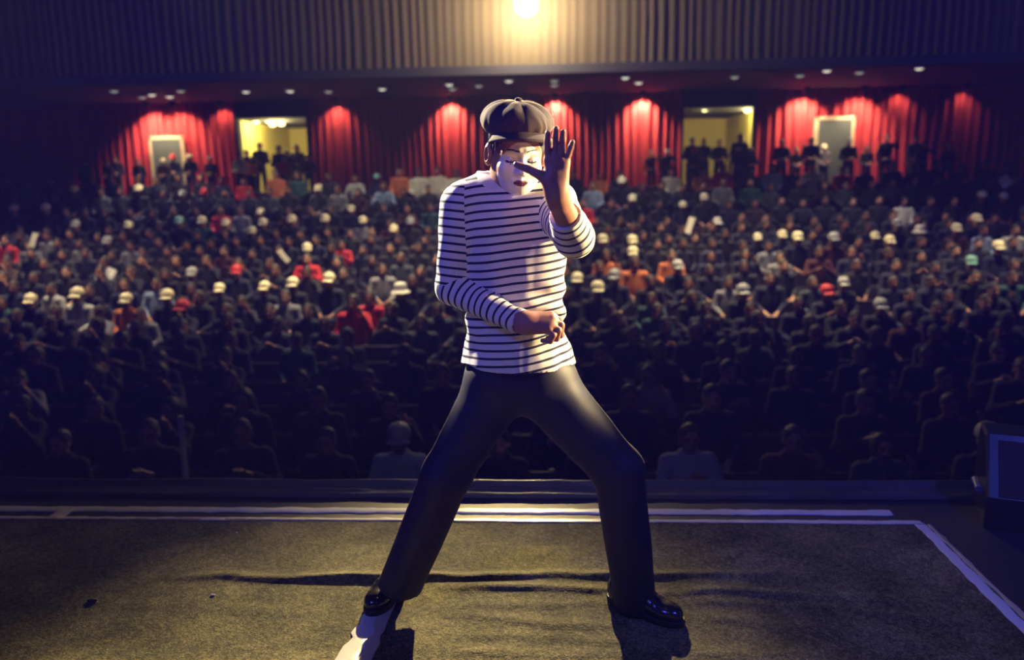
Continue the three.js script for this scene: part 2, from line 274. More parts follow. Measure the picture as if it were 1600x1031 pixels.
// lamps over the audience, above the picture
function canLamp(name, p, aim, label, r, glowRGB, k, category, group) {
  const g = base(name, p); tag(g, label, category, group);
  const q = new THREE.Quaternion().setFromUnitVectors(V(0, -1, 0), aim.clone().sub(p).normalize());
  const h = mesh('housing', (() => { const c = new THREE.LatheGeometry([[0, 0.42], [r * 0.7, 0.42], [r * 0.95, 0.3], [r, 0.02], [r * 1.08, 0], [r * 1.08, -0.03], [r * 0.98, -0.03], [r * 0.95, 0.01], [0, 0.012]].map(([x, y]) => new THREE.Vector2(x, y)), 28); c.applyQuaternion(q); return c; })(), M.lampBody, g);
  mesh('lens', (() => { const c = new THREE.CylinderGeometry(r * 0.93, r * 0.93, 0.012, 28); c.translate(0, 0.012, 0); c.applyQuaternion(q); return c; })(), glow(glowRGB, k), g);
  return g;
}
let hl = 0;
for (const [z, i, xs] of [[-13.6, 420, [-8.5, -2.8, 2.8, 8.5]], [-16.6, 360, [-11.5, -4, 4, 11.5]]]) for (const x of xs) {
  const p = V(x, TOP - 0.48, z), a = V(x * 1.05, -1, z - (z > -14 ? 0.4 : -0.3));
  canLamp('house_lamp', p, a, `warm round house lamp on the hall ceiling above the audience, ${ORD[hl++]} of eight`, 0.16, [1, 0.8, 0.45], 6, 'lamp', 'house lamps on the hall ceiling');
  spot('house_lamp_light', [1, 0.8, 0.42], i, V(p.x, p.y - 0.06, p.z), a, 27, 0.9, 0.14);
}
let bl = 0;
for (const [x, z, i] of [[-6, -8.5, 9], [6, -8.5, 9], [-9, -15, 24], [0, -15, 24], [9, -15, 24]]) {
  const p = V(x, TOP - 0.48, z), a = V(x * 0.9, -1, z - 4);
  canLamp('blue_house_lamp', p, a, `blue round flood lamp on the hall ceiling above the audience, ${ORD[bl++]} of five`, 0.2, [0.15, 0.2, 1], 5, 'lamp', 'blue flood lamps on the hall ceiling');
  spot('blue_house_light', BLUE, i, V(p.x, p.y - 0.06, p.z), a, 62, 0.9, 0.18);
}

// the bright globe lamp on the balcony front
{
  const g = base('globe_lamp', KEY), wall = FACE - KEY.z;
  tag(g, 'blazing round globe lamp hung before the balcony drape high above the performer', 'lamp');
  mesh('globe', new THREE.SphereGeometry(0.24, 40, 28), glow([1, 0.86, 0.6], 40), g);
  mesh('collar', lathe([[0, 0.36], [0.07, 0.36], [0.09, 0.3], [0.1, 0.245], [0.06, 0.235], [0, 0.235]], 28), M.lampBody, g);
  mesh('bracket', merge([bar(V(0, 0.36, 0), V(0, 0.62, 0), 0.025), bar(V(0, 0.62, 0.03), V(0, 0.62, wall), 0.025), rbox(0.3, 0.3, 0.04, 0.01, 0, 0.62, wall + 0.03)]), M.lampBody, g);
}
// stage lamps and the added haze lamps, all outside the picture
canLamp('blue_stage_lamp', WASH[0][0], WASH[0][1], 'blue stage flood lamp hung high left of the camera', 0.13, [0.13, 0.17, 1], 5, 'lamp', 'blue stage flood lamps');
canLamp('blue_stage_lamp', WASH[1][0], WASH[1][1], 'blue stage flood lamp hung high right of the camera', 0.13, [0.13, 0.17, 1], 5, 'lamp', 'blue stage flood lamps');
CROSS.forEach(([p, a], i) => { const g = canLamp('added_haze_lamp', p, a, `added blue lamp that tints the haze, on a stand in the ${i ? 'right' : 'left'} wing`, 0.1, [0.1, 0.08, 1], 8, 'lamp', 'added blue haze lamps in the wings'); mesh('stand', merge([bar(V(0, -0.1, 0), V(0, -p.y + 0.2, 0), 0.018), ...[0, 2.1, 4.2].map((t) => bar(V(0, -p.y + 0.25, 0), V(0.4 * Math.cos(t), -p.y + 0.01, 0.4 * Math.sin(t)), 0.012))]), M.lampBody, g); });  // lamps and stands added out of view to carry the haze beams
RIM.forEach(([p, a], i) => { const g = canLamp('rim_lamp', p, a, `warm narrow lamp hung over the front rows, ${i ? 'right' : 'left'} of the hall's middle`, 0.1, [1, 0.86, 0.62], 8, 'lamp', 'rim lamps over the front rows'); mesh('hanger', bar(V(0, 0.3, 0), V(0, TOP - p.y, 0), 0.02), M.lampBody, g); });
canLamp('stage_fill_lamp', FILL[0], FILL[1], 'pale violet stage lamp hung above the camera', 0.1, [0.7, 0.68, 1], 3, 'lamp');
{
  const g = canLamp('side_stage_lamp', SIDE, SIDE_AIM, 'warm stage lamp on a stand at the right of the stage', 0.1, [1, 0.78, 0.42], 8, 'lamp');
  mesh('stand', merge([bar(V(0.1, -0.08, 0), V(0.1, 0.2 - SIDE.y, 0), 0.018), ...[0, 2.1, 4.2].map((t) => bar(V(0.1, 0.25 - SIDE.y, 0), V(0.1 + 0.25 * Math.cos(t), 0.01 - SIDE.y, 0.25 * Math.sin(t)), 0.012))]), M.lampBody, g);
}
{ // the pipe from which the stage lamps hang
  const y = 4.62; tag(mesh('lighting_pipe', bar(V(-7, y, 0.6), V(7, y, 0.6), 0.025, 14), M.chrome), 'steel lighting pipe above the stage carrying the blue flood lamps', 'pipe');
}

// ------------------------------------------------------------------ floor cloth, tapes, stage edge
const tapeZ = [at(0, 0, 0)] && [-3.13, -3.225];
const felt = tileNoise(512, 48, 1), blotch = tileNoise(512, 5, 9), fine = tileNoise(512, 160, 4);
const feltTex = texture(512, (i, j) => { const v = 0.5 + 0.35 * (felt(i, j) - 0.5) + 0.5 * (blotch(i, j) - 0.5) + 0.7 * (fine(i, j) - 0.5); return [v * 0.80, v * 0.78, v * 0.66]; }, true, 1, 1);
const feltBump = texture(512, (i, j) => 0.5 * fine(i, j) + 0.5 * felt(i, j));
const CLOTH_R = 1.52, CLOTH_L = -4.6, CLOTH_F = -3.12, CLOTH_N = 0.9;
// ridges in the cloth: [x0, x1, z at x0, z at x1, height, width, waviness]
const RIDGES = [
  [-1.2, 0.72, -2.62, -2.665, 0.014, 0.026, 0.03], [-0.3, 1.0, -2.56, -2.53, 0.009, 0.026, 0.05], [-0.35, 0.3, -2.46, -2.50, 0.004, 0.026, 0.04], [-0.3, 0.35, -2.38, -2.34, 0.0035, 0.026, 0.05],
  [-0.3, 0.3, -2.27, -2.25, 0.003, 0.024, 0.05], [-0.3, 0.25, -2.17, -2.19, 0.003, 0.025, 0.05], [0.45, 1.25, -2.50, -2.40, 0.005, 0.026, 0.03], [0.5, 1.1, -2.40, -2.28, 0.004, 0.026, 0.03],
  [-1.6, -0.7, -2.10, -2.07, 0.003, 0.035, 0.04], [-1.9, -0.9, -2.45, -2.40, 0.002, 0.04, 0.03], [-0.25, 0.35, -2.08, -2.05, 0.003, 0.025, 0.04], [0.4, 0.9, -2.2, -2.16, 0.003, 0.03, 0.04],
];
function clothY(x, z) {
  let y = 0.006 + 0.0035 * noise(x * 2.3, z * 6, 3) + 0.0015 * noise(x * 9, z * 22, 5);
  RIDGES.forEach(([x0, x1, z0, z1, h, w, v], i) => {
    const t = (x - x0) / (x1 - x0); if (t < -0.2 || t > 1.2) return;
    const e = Math.max(0, Math.min(1, Math.min(t + 0.2, 1.2 - t) * 3)), c = z0 + (z1 - z0) * t + v * (noise(x * 3.2, i * 5.3) - 0.5) + v * 0.5 * (noise(x * 9, i * 3.7) - 0.5), d = (z - c) / w;
    y += h * e * e * (3 - 2 * e) * Math.exp(-d * d * (d > 0 ? 1.6 : 0.7)) * (0.7 + 0.6 * noise(x * 4, i * 9.1));
  });
  const foot = (fx, fz, r) => { const q = Math.min(1, Math.hypot(x - fx, z - fz) / r); return q * q; };
  return 0.004 + (y - 0.004) * foot(-0.57, -2.44, 0.2) * foot(0.31, -2.46, 0.22);
}
{
  const nx = 520, nz = 300, P = [], U = [], I = [];
  for (let j = 0; j <= nz; j++) for (let i = 0; i <= nx; i++) { const x = CLOTH_L + ((CLOTH_R - CLOTH_L) * i) / nx, z = CLOTH_F + (CLOTH_N - CLOTH_F) * (j / nz) ** 1.25; P.push(x, clothY(x, z), z); U.push(x * 1.4, z * 1.4); }
  for (let j = 0; j < nz; j++) for (let i = 0; i < nx; i++) { const a = j * (nx + 1) + i, b = a + 1, c = a + nx + 1; I.push(a, c, b, b, c, c + 1); }
  const g = new THREE.BufferGeometry(); g.setAttribute('position', new THREE.Float32BufferAttribute(P, 3)); g.setAttribute('uv', new THREE.Float32BufferAttribute(U, 2)); g.setIndex(I); g.computeVertexNormals();
  tag(mesh('floor_cloth', g, mat([0.6, 0.55, 0.36], 0.95, { map: feltTex, bumpMap: feltBump, bumpScale: 0.003, sheen: 0.2 })), 'wrinkled grey-olive felt cloth covering the stage floor under the performer', 'floor cloth');
}
// strips of tape that follow the cloth: a list of [x, z, half width] with ragged edges
function tape(path, wav, s, lift = 0.003) {
  const P = [], I = []; let n = 0; const fine = [];
  for (let k = 0; k < path.length - 1; k++) { const [a, b] = [path[k], path[k + 1]], m = Math.max(2, Math.round(Math.hypot(b[0] - a[0], b[1] - a[1]) / 0.025)); for (let q = 0; q < m; q++) fine.push(a.map((v, i) => v + ((b[i] - v) * q) / m)); }
  fine.push(path.at(-1));
  fine.forEach(([x, z, w], k) => {
    const nb = fine[Math.min(k + 1, fine.length - 1)], pb = fine[Math.max(0, k - 1)], dx = nb[0] - pb[0], dz = nb[1] - pb[1], l = Math.hypot(dx, dz), ox = -dz / l, oz = dx / l, e0 = w + wav * (noise(k * 0.6, s) - 0.5), e1 = w + wav * (noise(k * 0.6, s + 31) - 0.5);
    for (const [t, up] of [[-1, 0], [-1, lift], [-0.3, lift], [0.3, lift], [1, lift], [1, 0]]) { const e = t < 0 ? e0 : e1, X = x + ox * e * t, Z = z + oz * e * t; P.push(X, (Z > CLOTH_F && X < CLOTH_R ? clothY(X, Z) : 0.001) + up + (up ? 0.0012 * noise(k * 0.9, t * 3, s) : -0.001), Z); }
    if (k) for (let q = 0; q < 5; q++) { const a = (k - 1) * 6 + q, b = a + 1, c = a + 6, d = c + 1; I.push(a, b, c, b, d, c); }
    n++;
  });
  const L = (n - 1) * 6; for (const o of [0, L]) for (let q = 1; q < 5; q++) I.push(o, o + q, o + q + 1);
  const g = new THREE.BufferGeometry(); g.setAttribute('position', new THREE.Float32BufferAttribute(P, 3)); g.setIndex(I); const t = g.toNonIndexed(); t.computeVertexNormals(); return g.computeVertexNormals(), g;
}
const tapeWhite = mat([0.72, 0.68, 0.66], 0.33, { side: THREE.DoubleSide }), tapeBeige = mat([0.55, 0.45, 0.3], 0.55, { side: THREE.DoubleSide });
const fp = (x, y) => { const p = onFloor(x, y); return [p.x, p.z]; };
tag(mesh('floor_tape', tape([[-4.6, -3.118, 0.02], [1.5, -3.135, 0.02]], 0.008, 1), tapeWhite), 'long pale tape along the front edge of the floor cloth, nearer one', 'tape', 'tapes bordering the floor cloth');
tag(mesh('floor_tape', tape([[-4.6, -3.222, 0.024], [1.42, -3.235, 0.022]], 0.01, 2), tapeWhite), 'long pale tape across the stage, farther of the two parallel lines', 'tape', 'tapes bordering the floor cloth');
tag(mesh('floor_tape', tape([[...fp(82, 812), 0.035], [...fp(107, 796), 0.03]], 0.004, 3, 0.0035), tapeWhite), 'short oblique tape joining the two parallel lines at far left', 'tape', 'tapes bordering the floor cloth');
{
  const a = fp(1441, 820), b = fp(1600, 978), dx = (b[0] - a[0]) / (b[1] - a[1]), run = (o, w, s, z1 = 0.6) => tape([[a[0] + o, a[1], w], [a[0] + o + dx * (z1 - a[1]), z1, w]], 0.008, s);
  tag(mesh('floor_tape', run(-0.016, 0.02, 4), tapeWhite), 'wide pale blue-lit tape along the right edge of the floor cloth', 'tape', 'tapes bordering the floor cloth');
  tag(mesh('floor_tape', run(0.022, 0.011, 5), tapeBeige), 'narrow beige tape beside the wide one at the right cloth edge', 'tape', 'tapes bordering the floor cloth');
}
{
  const a = fp(587, 952), b = fp(548, 1031), c = fp(605, 952), d = fp(572, 1031), go = (p, q, z) => p[0] + ((q[0] - p[0]) * (z - p[1])) / (q[1] - p[1]);
  tag(mesh('seam_tape', tape([[go(a, b, -2.46), -2.46, 0.022], [go(a, b, -2.3), -2.3, 0.03], [go(a, b, -0.4), -0.4, 0.036]], 0.022, 6, 0.0045), tapeWhite), 'torn white tape running from the left shoe towards the viewer', 'tape', 'tapes on the cloth seam');
  tag(mesh('seam_tape', tape([[go(c, d, -2.47), -2.47, 0.022], [go(c, d, -0.4), -0.4, 0.025]], 0.012, 7, 0.003), tapeBeige), 'beige tape beside the torn white one below the left shoe', 'tape', 'tapes on the cloth seam');
}
{ // rumpled glossy covering on the stage edge
  const nx = 420, nz = 26, P = [], I = [];
  for (let j = 0; j <= nz; j++) for (let i = 0; i <= nx; i++) {
    const x = -4.8 + (9.6 * i) / nx, t = j / nz, z = -3.36 - 0.2 * t, b = 0.02 * (noise(x * 1.1, 4) - 0.5), r = (c, w, h) => h * Math.exp(-(((t - c - b * 2) / w) ** 2));
    const drop = t > 0.93 ? -0.3 * (t - 0.93) / 0.07 : 0;
    P.push(x, 0.003 + r(0.12, 0.07, 0.012 + 0.008 * noise(x * 2.2, 1)) + r(0.75 + 0.1 * (noise(x * 0.8, 9) - 0.5), 0.12, 0.022 + 0.012 * noise(x * 1.8, 2)) + r(0.45, 0.06, 0.01 * noise(x * 3, 6)) + 0.004 * noise(x * 12, t * 9, 3) + drop, z);
  }
  for (let j = 0; j < nz; j++) for (let i = 0; i < nx; i++) { const a = j * (nx + 1) + i, b = a + 1, c = a + nx + 1; I.push(a, b, c, b, c + 1, c); }
  const g = new THREE.BufferGeometry(); g.setAttribute('position', new THREE.Float32BufferAttribute(P, 3)); g.setIndex(I); g.computeVertexNormals();
  tag(mesh('stage_edge_cover', g, mat([0.05, 0.05, 0.07], 0.3, { side: THREE.DoubleSide })), 'rumpled glossy dark covering along the outer edge of the stage', 'edge cover');
}

// ------------------------------------------------------------------ the performer
const ZT = -2.46;                                              // plane of the torso
const J = {
  shL: at(721, 322, ZT), elL: at(708, 450, ZT + 0.02), wrL: at(812, 503, -2.29), shR: at(864, 320, ZT), elR: at(898, 370, -2.22), wrR: at(869, 305, -2.08),
  hipL: at(776, 606, ZT), kneeL: at(697, 742, ZT + 0.04), ankL: at(616, 922, -2.46), hipR: at(852, 606, ZT), kneeR: at(967, 735, ZT + 0.03), ankR: at(994, 940, -2.47),
  neck: at(778, 286, ZT - 0.01),
};
const BASE = V(-0.13, 0, -2.45);
const man = base('person', BASE);
tag(man, 'performer with white painted face, flat cap, striped shirt and black trousers', 'person');
const put = (name, g, m, parent = man) => { g.translate(-BASE.x, -BASE.y, -BASE.z); return mesh(name, g, m, parent); };
const boxOf = (pts, pad) => { const b = new THREE.Box3().setFromPoints(pts); return [b.min.subScalar(pad), b.max.addScalar(pad)]; };

// head frame
const headQ = new THREE.Quaternion().setFromEuler(new THREE.Euler(13 * D2R, 13 * D2R, -2 * D2R, 'YXZ'));
const headO = at(816, 250, -2.335).sub(V(0, 0.004, 0.088).applyQuaternion(headQ));
const headM = new THREE.Matrix4().compose(headO, headQ, V(1, 1, 1)), headI = headM.clone().invert();
const skullD = union([ellD(0, 0.035, -0.018, 0.076, 0.106, 0.096), ellD(0, -0.035, 0.018, 0.061, 0.082, 0.068), ellD(0, -0.083, 0.048, 0.03, 0.024, 0.028), ellD(0, -0.06, 0.0, 0.062, 0.045, 0.05)], 0.04);
const faceAdd = union([capD(V(0, 0.012, 0.083), V(0, -0.026, 0.104), 0.008, 0.013), capD(V(-0.011, -0.031, 0.092), V(0.011, -0.031, 0.092), 0.008, 0.008)], 0.012);
const browD = union([capD(V(-0.045, 0.022, 0.066), V(-0.012, 0.026, 0.083), 0.009, 0.009), capD(V(0.045, 0.022, 0.066), V(0.012, 0.026, 0.083), 0.009, 0.009), ellD(-0.04, -0.028, 0.058, 0.024, 0.022, 0.022), ellD(0.04, -0.028, 0.058, 0.024, 0.022, 0.022)], 0.02);
const lipD = union([capD(V(-0.02, -0.059, 0.08), V(0.02, -0.059, 0.08), 0.005, 0.005), capD(V(0, -0.057, 0.086), V(0, -0.0575, 0.086), 0.007, 0.007), capD(V(-0.012, -0.068, 0.081), V(0.012, -0.068, 0.081), 0.006, 0.006)], 0.008);
const eyeS = [ellD(-0.031, 0.002, 0.094, 0.02, 0.014, 0.016), ellD(0.031, 0.002, 0.094, 0.02, 0.014, 0.016)], eyeB = [ellD(-0.031, 0.001, 0.069, 0.0145, 0.0125, 0.0135), ellD(0.031, 0.001, 0.069, 0.0145, 0.0125, 0.0135)];
const earD = (s) => { const a = ellD(s * 0.083, -0.002, -0.014, 0.013, 0.034, 0.021), b = ellD(s * 0.093, 0, -0.004, 0.009, 0.021, 0.013); return (x, y, z) => Math.max(a(x, y, z), -b(x, y, z)); };
const ears = [earD(-1), earD(1)];
const neckLo = J.neck.clone().add(V(0, -0.03, -0.02)).applyMatrix4(headI), neckD = capD(V(0, -0.05, -0.025), neckLo, 0.054, 0.062);
function headD(x, y, z) {
  let d = smin(skullD(x, y, z), browD(x, y, z), 0.02); d = smin(d, faceAdd(x, y, z), 0.014);
  for (const e of eyeS) { const q = -e(x, y, z); d = -smin(-d, -q, 0.012); }
  for (const e of eyeB) d = smin(d, e(x, y, z), 0.003);
  d = smin(d, lipD(x, y, z), 0.007);
  for (const e of ears) d = smin(d, e(x, y, z), 0.008);
  return smin(d, neckD(x, y, z), 0.03);
}
const SKIN = [0.4, 0.18, 0.11], WHITE = [0.82, 0.8, 0.76], LIP = [0.16, 0.025, 0.03], INK = [0.015, 0.012, 0.014];
function headColor(x, y, z) {
  const ov = (x / 0.064) ** 2 + ((y + 0.032) / 0.083) ** 2;
  if (z < 0.012 || ov > 1.02) return SKIN;
  const lipIn = (x / 0.021) ** 2 + ((y + 0.063) / 0.009) ** 2;
  if (lipIn < 1) return Math.abs(y + 0.0625 - 0.1 * x * x) < 0.0014 ? INK : LIP;
  const ax = Math.abs(x) - 0.031, arc = 0.031 - 7 * (ax - 0.002) * (ax - 0.002);
  if (Math.abs(ax) < 0.021 && Math.abs(y - arc) < 0.0024) return INK;
  const lid = -0.003 - 6 * ax * ax * -1;
  if (Math.abs(ax) < 0.0155 && Math.abs(y - (lid - 0.001)) < 0.0028) return INK;
  if (Math.abs(ax) < 0.005 && y < 0.002 && y > -0.012 && Math.abs(ax) < 0.0018) return INK;
  return WHITE;
}
const headG = surface(headD, V(-0.1, Math.min(-0.15, neckLo.y - 0.07), Math.min(-0.13, neckLo.z - 0.07)), V(0.1, 0.15, 0.13), 0.0024, { color: headColor });
headG.applyMatrix4(headM);

// hands
const SK = () => SKIN;
function fingerChain(pts, r0, r1) { const out = []; for (let i = 0; i < pts.length - 1; i++) out.push(capD(pts[i], pts[i + 1], r0 + ((r1 - r0) * i) / (pts.length - 1), r0 + ((r1 - r0) * (i + 1)) / (pts.length - 1))); return union(out, 0.004); }
function handField(palm, fingers, kp = 0.02, kf = 0.008) { const p = union(palm, kp), fs = fingers; return (x, y, z) => { let d = 1e9; for (const f of fs) d = Math.min(d, f(x, y, z)); return smin(p(x, y, z), d, kf); }; }
const zh = -2.08;
const H = (x, y, dz = 0) => at(x, y, zh + dz);
const handR = handField(
  [capD(H(857, 251), H(861, 290), 0.0125, 0.014), capD(H(867, 250), H(867, 294), 0.0125, 0.015), capD(H(876, 251), H(873, 294), 0.0125, 0.015), capD(H(883, 257), H(878, 290), 0.0115, 0.0155), capD(H(858, 284, 0.008), H(864, 272, 0.008), 0.016, 0.012), capD(H(868, 296), J.wrR.clone().lerp(J.elR, 0.1), 0.023, 0.0265), capD(J.wrR, J.elR, 0.0265, 0.042)],
  [fingerChain([H(857, 252), H(855, 236, 0.002), H(855, 220, 0.006), H(856, 208, 0.012)], 0.0092, 0.0072), fingerChain([H(867, 250), H(867.5, 231, 0), H(868, 213, 0.004), H(869, 201, 0.01)], 0.0095, 0.0074), fingerChain([H(876.5, 251), H(878, 233, 0.002), H(879.5, 217, 0.006), H(880, 206, 0.011)], 0.0092, 0.0072), fingerChain([H(883.5, 257), H(888, 242, 0.002), H(892, 230, 0.006), H(894.5, 222, 0.011)], 0.0082, 0.0064),
    fingerChain([H(859, 285, 0.008), H(843, 273, 0.006), H(825, 264, -0.004), H(807, 257, -0.008)], 0.0145, 0.0082)]);
const handRG = surface(handR, ...boxOf([H(800, 195), H(900, 305), J.elR, H(868, 250, 0.02)], 0.05), 0.0032, { color: SK });
const zl = -2.275, F = (x, y, dz = 0) => at(x, y, zl + dz);
const handL = handField(
  [capD(F(822, 499, -0.012), F(860, 493, -0.014), 0.021, 0.0135), capD(F(824, 503), F(863, 499, 0.004), 0.022, 0.0135), capD(F(824, 508, 0.006), F(861, 507, 0.016), 0.021, 0.0135), capD(F(822, 511, 0.01), F(856, 514, 0.024), 0.02, 0.013), capD(J.wrL, F(826, 504), 0.027, 0.024), capD(J.wrL, J.elL, 0.0275, 0.042)],
  [fingerChain([F(860, 493, -0.014), F(874, 500, -0.012), F(875, 515, -0.026), F(862, 519, -0.034)], 0.0102, 0.0082), fingerChain([F(863, 499, 0.004), F(877, 508, 0.008), F(876, 523, -0.006), F(861, 525, -0.016)], 0.0104, 0.0082), fingerChain([F(861, 507, 0.016), F(873, 516, 0.024), F(870, 529, 0.01), F(856, 529, -0.002)], 0.0102, 0.008), fingerChain([F(856, 514, 0.024), F(865, 523, 0.033), F(860, 533, 0.02), F(848, 532, 0.008)], 0.0094, 0.0074),
    fingerChain([F(836, 497, -0.024), F(852, 496, -0.036), F(868, 502, -0.036), F(878, 511, -0.03)], 0.0135, 0.0088)]);
const handLG = surface(handL, ...boxOf([J.elL, J.wrL, F(880, 482), F(830, 535), F(860, 510, 0.04)], 0.05), 0.0034, { color: SK });
// the body under the clothes
const bodyD = union([capD(J.neck.clone().add(V(0.01, -0.06, 0)), J.hipL.clone().lerp(J.hipR, 0.5), 0.07, 0.09), capD(J.shL, J.shR, 0.05, 0.05), capD(J.shL, J.elL, 0.043, 0.036), capD(J.shR, J.elR, 0.043, 0.036), capD(J.elL, J.wrL, 0.034, 0.022), capD(J.elR, J.wrR, 0.034, 0.022), capD(J.hipL, J.hipR, 0.075, 0.075), capD(J.hipL, J.kneeL, 0.068, 0.048), capD(J.hipR, J.kneeR, 0.068, 0.048), capD(J.kneeL, J.ankL, 0.046, 0.03), capD(J.kneeR, J.ankR, 0.046, 0.03)], 0.03);
const bodyG = surface(bodyD, ...boxOf(Object.values(J), 0.12), 0.014, { color: SK });
put('body', mergeGeometries([headG, handRG, handLG, bodyG]), mat([1, 1, 1], 0.5, { vertexColors: true }));

// shirt
const hemY = at(810, 566, ZT).y, xs0 = at(722, 560, ZT).x, torso = [ // y, centre x, half width, half depth, centre z
  [hemY - 0.03, at(810, 566, ZT).x, 0.186, 0.136, 0], [at(0, 520, ZT).y, at(806, 520, ZT).x, 0.158, 0.118, 0], [at(0, 460, ZT).y, at(806, 460, ZT).x, 0.157, 0.113, 0], [at(0, 400, ZT).y, at(805, 400, ZT).x, 0.163, 0.118, -0.005], [at(0, 340, ZT).y, at(802, 340, ZT).x, 0.17, 0.12, -0.01],
  [at(0, 312, ZT).y, at(796, 312, ZT).x, 0.158, 0.1, -0.015], [at(0, 296, ZT).y, at(788, 296, ZT).x, 0.11, 0.078, -0.02], [at(0, 284, ZT).y, at(780, 284, ZT).x, 0.06, 0.055, -0.03]];
function torsoAt(y) { let k = 0; while (k < torso.length - 2 && y > torso[k + 1][0]) k++; const a = torso[k], b = torso[k + 1], p = torso[Math.max(0, k - 1)], n = torso[Math.min(torso.length - 1, k + 2)]; let t = (y - a[0]) / (b[0] - a[0]); t = Math.max(-0.3, Math.min(1, t)); const o = []; for (let i = 1; i < 5; i++) { const m0 = ((b[i] - p[i]) / (b[0] - p[0] || 1)) * (b[0] - a[0]), m1 = ((n[i] - a[i]) / (n[0] - a[0] || 1)) * (b[0] - a[0]), t2 = t * t, t3 = t2 * t; o.push((2 * t3 - 3 * t2 + 1) * a[i] + (t3 - 2 * t2 + t) * m0 + (-2 * t3 + 3 * t2) * b[i] + (t3 - t2) * m1); } return o; }
const topY = torso.at(-1)[0];
const torsoD = (x, y, z) => { const [cx, a, b, cz] = torsoAt(y), u = (x - cx) / a, w = (z - ZT - cz) / b, r = Math.sqrt(u * u + w * w); const d = (r - 1) * Math.min(a, b) * 0.9; return Math.max(d, hemY - y, y - topY); };
const cuffL = J.elL.clone().lerp(J.wrL, 1.0), cuffR = J.elR.clone().lerp(J.wrR, 0.52);
const dirL = J.wrL.clone().sub(J.elL).normalize(), dirR = J.wrR.clone().sub(J.elR).normalize();
const clip = (f, o, n) => (x, y, z) => Math.max(f(x, y, z), (x - o.x) * n.x + (y - o.y) * n.y + (z - o.z) * n.z);
const upL = capD(J.shL, J.elL, 0.066, 0.052), upR = capD(J.shR, J.elR, 0.066, 0.05), foL = clip(capD(J.elL, J.wrL, 0.053, 0.037), cuffL, dirL), foR = clip(capD(J.elR, J.wrR, 0.052, 0.041), cuffR, dirR);
const yokeD = union([capD(J.shL.clone().add(V(0.01, 0.012, 0)), J.neck.clone().add(V(-0.015, -0.03, -0.015)), 0.052, 0.052), capD(J.shR.clone().add(V(0, 0.012, 0)), J.neck.clone().add(V(0.05, -0.035, -0.015)), 0.052, 0.052)], 0.03);
function shirtD(x, y, z) {
  let d = smin(torsoD(x, y, z), yokeD(x, y, z), 0.05);
  const armL = smin(upL(x, y, z), foL(x, y, z), 0.02), armR = smin(upR(x, y, z), foR(x, y, z), 0.02);
  d = smin(d, upL(x, y, z) + 0.0, 0.022); d = smin(d, armL, 0.012); d = smin(d, upR(x, y, z), 0.022); d = smin(d, armR, 0.012);
  // folds
  const fold = 0.0045 * Math.sin(70 * (y + 0.55 * x) + 5 * noise(x * 9, y * 9, z * 9)) * (0.3 + noise(x * 7, y * 5, 2)) * Math.max(0, Math.min(1, (1.16 - y) * 8)) * Math.max(0, Math.min(1, (y - 0.9) * 8)) + 0.013 * (noise(x * 15, y * 9, z * 15) - 0.5) + 0.004 * (noise(x * 34, y * 22, z * 34) - 0.5);
  return d + fold;
}
const sleeve = (a, b, v0) => { const d = b.clone().sub(a), l = d.length(); d.divideScalar(l); return (x, y, z) => [0, v0 + (x - a.x) * d.x + (y - a.y) * d.y + (z - a.z) * d.z]; };
const lenU = J.shL.distanceTo(J.elL), uvUL = sleeve(J.shL, J.elL, 0.02), uvFL = sleeve(J.elL, J.wrL, lenU + 0.02), uvUR = sleeve(J.shR, J.elR, 0.02), uvFR = sleeve(J.elR, J.wrR, 0.25);
const uvT = (x, y, z) => [0, -(y - hemY) + 0.1 * (x - xs0) + 0.22 * Math.max(0, x + 0.1) ** 2 + 0.012 * (noise(x * 9, y * 7, 4) - 0.5) + 2.0];
const plain = () => [0, 0];
const shirtG = surface(shirtD, ...boxOf([J.shL, J.elL, J.wrL, J.shR, J.elR, J.wrR, V(0, hemY, ZT), V(xs0 - 0.02, hemY, ZT)], 0.13), 0.0052, {
  uv: (x, y, z) => {
    const t = Math.min(torsoD(x, y, z), yokeD(x, y, z) + 0.012), a = [[t, uvT], [upL(x, y, z), uvUL], [foL(x, y, z), uvFL], [upR(x, y, z), uvUR], [foR(x, y, z), uvFR]];
    a.sort((p, q) => p[0] - q[0]); if (Math.abs((x - cuffR.x) * dirR.x + (y - cuffR.y) * dirR.y + (z - cuffR.z) * dirR.z) < 0.004 || Math.abs((x - cuffL.x) * dirL.x + (y - cuffL.y) * dirL.y + (z - cuffL.z) * dirL.z) < 0.004 && x > J.elL.x + 0.1 && foL(x, y, z) < 0.02) return plain; return a[0][1];
  },
});
{ // plain collar zone: the stripes begin below it
  const p = shirtG.attributes.position, u = shirtG.attributes.uv, c = J.neck;
  for (let i = 0; i < p.count; i += 3) { let r = 0; for (let k = 0; k < 3; k++) r += Math.hypot(p.getX(i + k) - c.x - 0.02, (p.getY(i + k) - c.y) * 1.1, (p.getZ(i + k) - c.z) * 0.9) / 3; if (r < 0.088) for (let k = 0; k < 3; k++) u.setXY(i + k, 0, 0.012 - 4.8); }
}
const PER = 0.0245, stripeTex = (() => {
  const n = 64, d = new Uint8Array(4 * n * 4);
  for (let j = 0; j < n; j++) for (let i = 0; i < 4; i++) { const t = j / n, dark = t > 0.36 && t < 0.66, c = dark ? [26, 25, 52] : [228, 224, 218], q = (j * 4 + i) * 4; d.set([...c, 255], q); }
  const t = new THREE.DataTexture(d, 4, n); t.magFilter = THREE.LinearFilter; t.wrapS = t.wrapT = THREE.RepeatWrapping; t.colorSpace = THREE.SRGBColorSpace; t.repeat.set(1, 1 / PER); t.needsUpdate = true; return t;
})();
{ const u = shirtG.attributes.uv; for (let i = 0; i < u.count; i++) if (u.getY(i) < -4) u.setY(i, 0); }
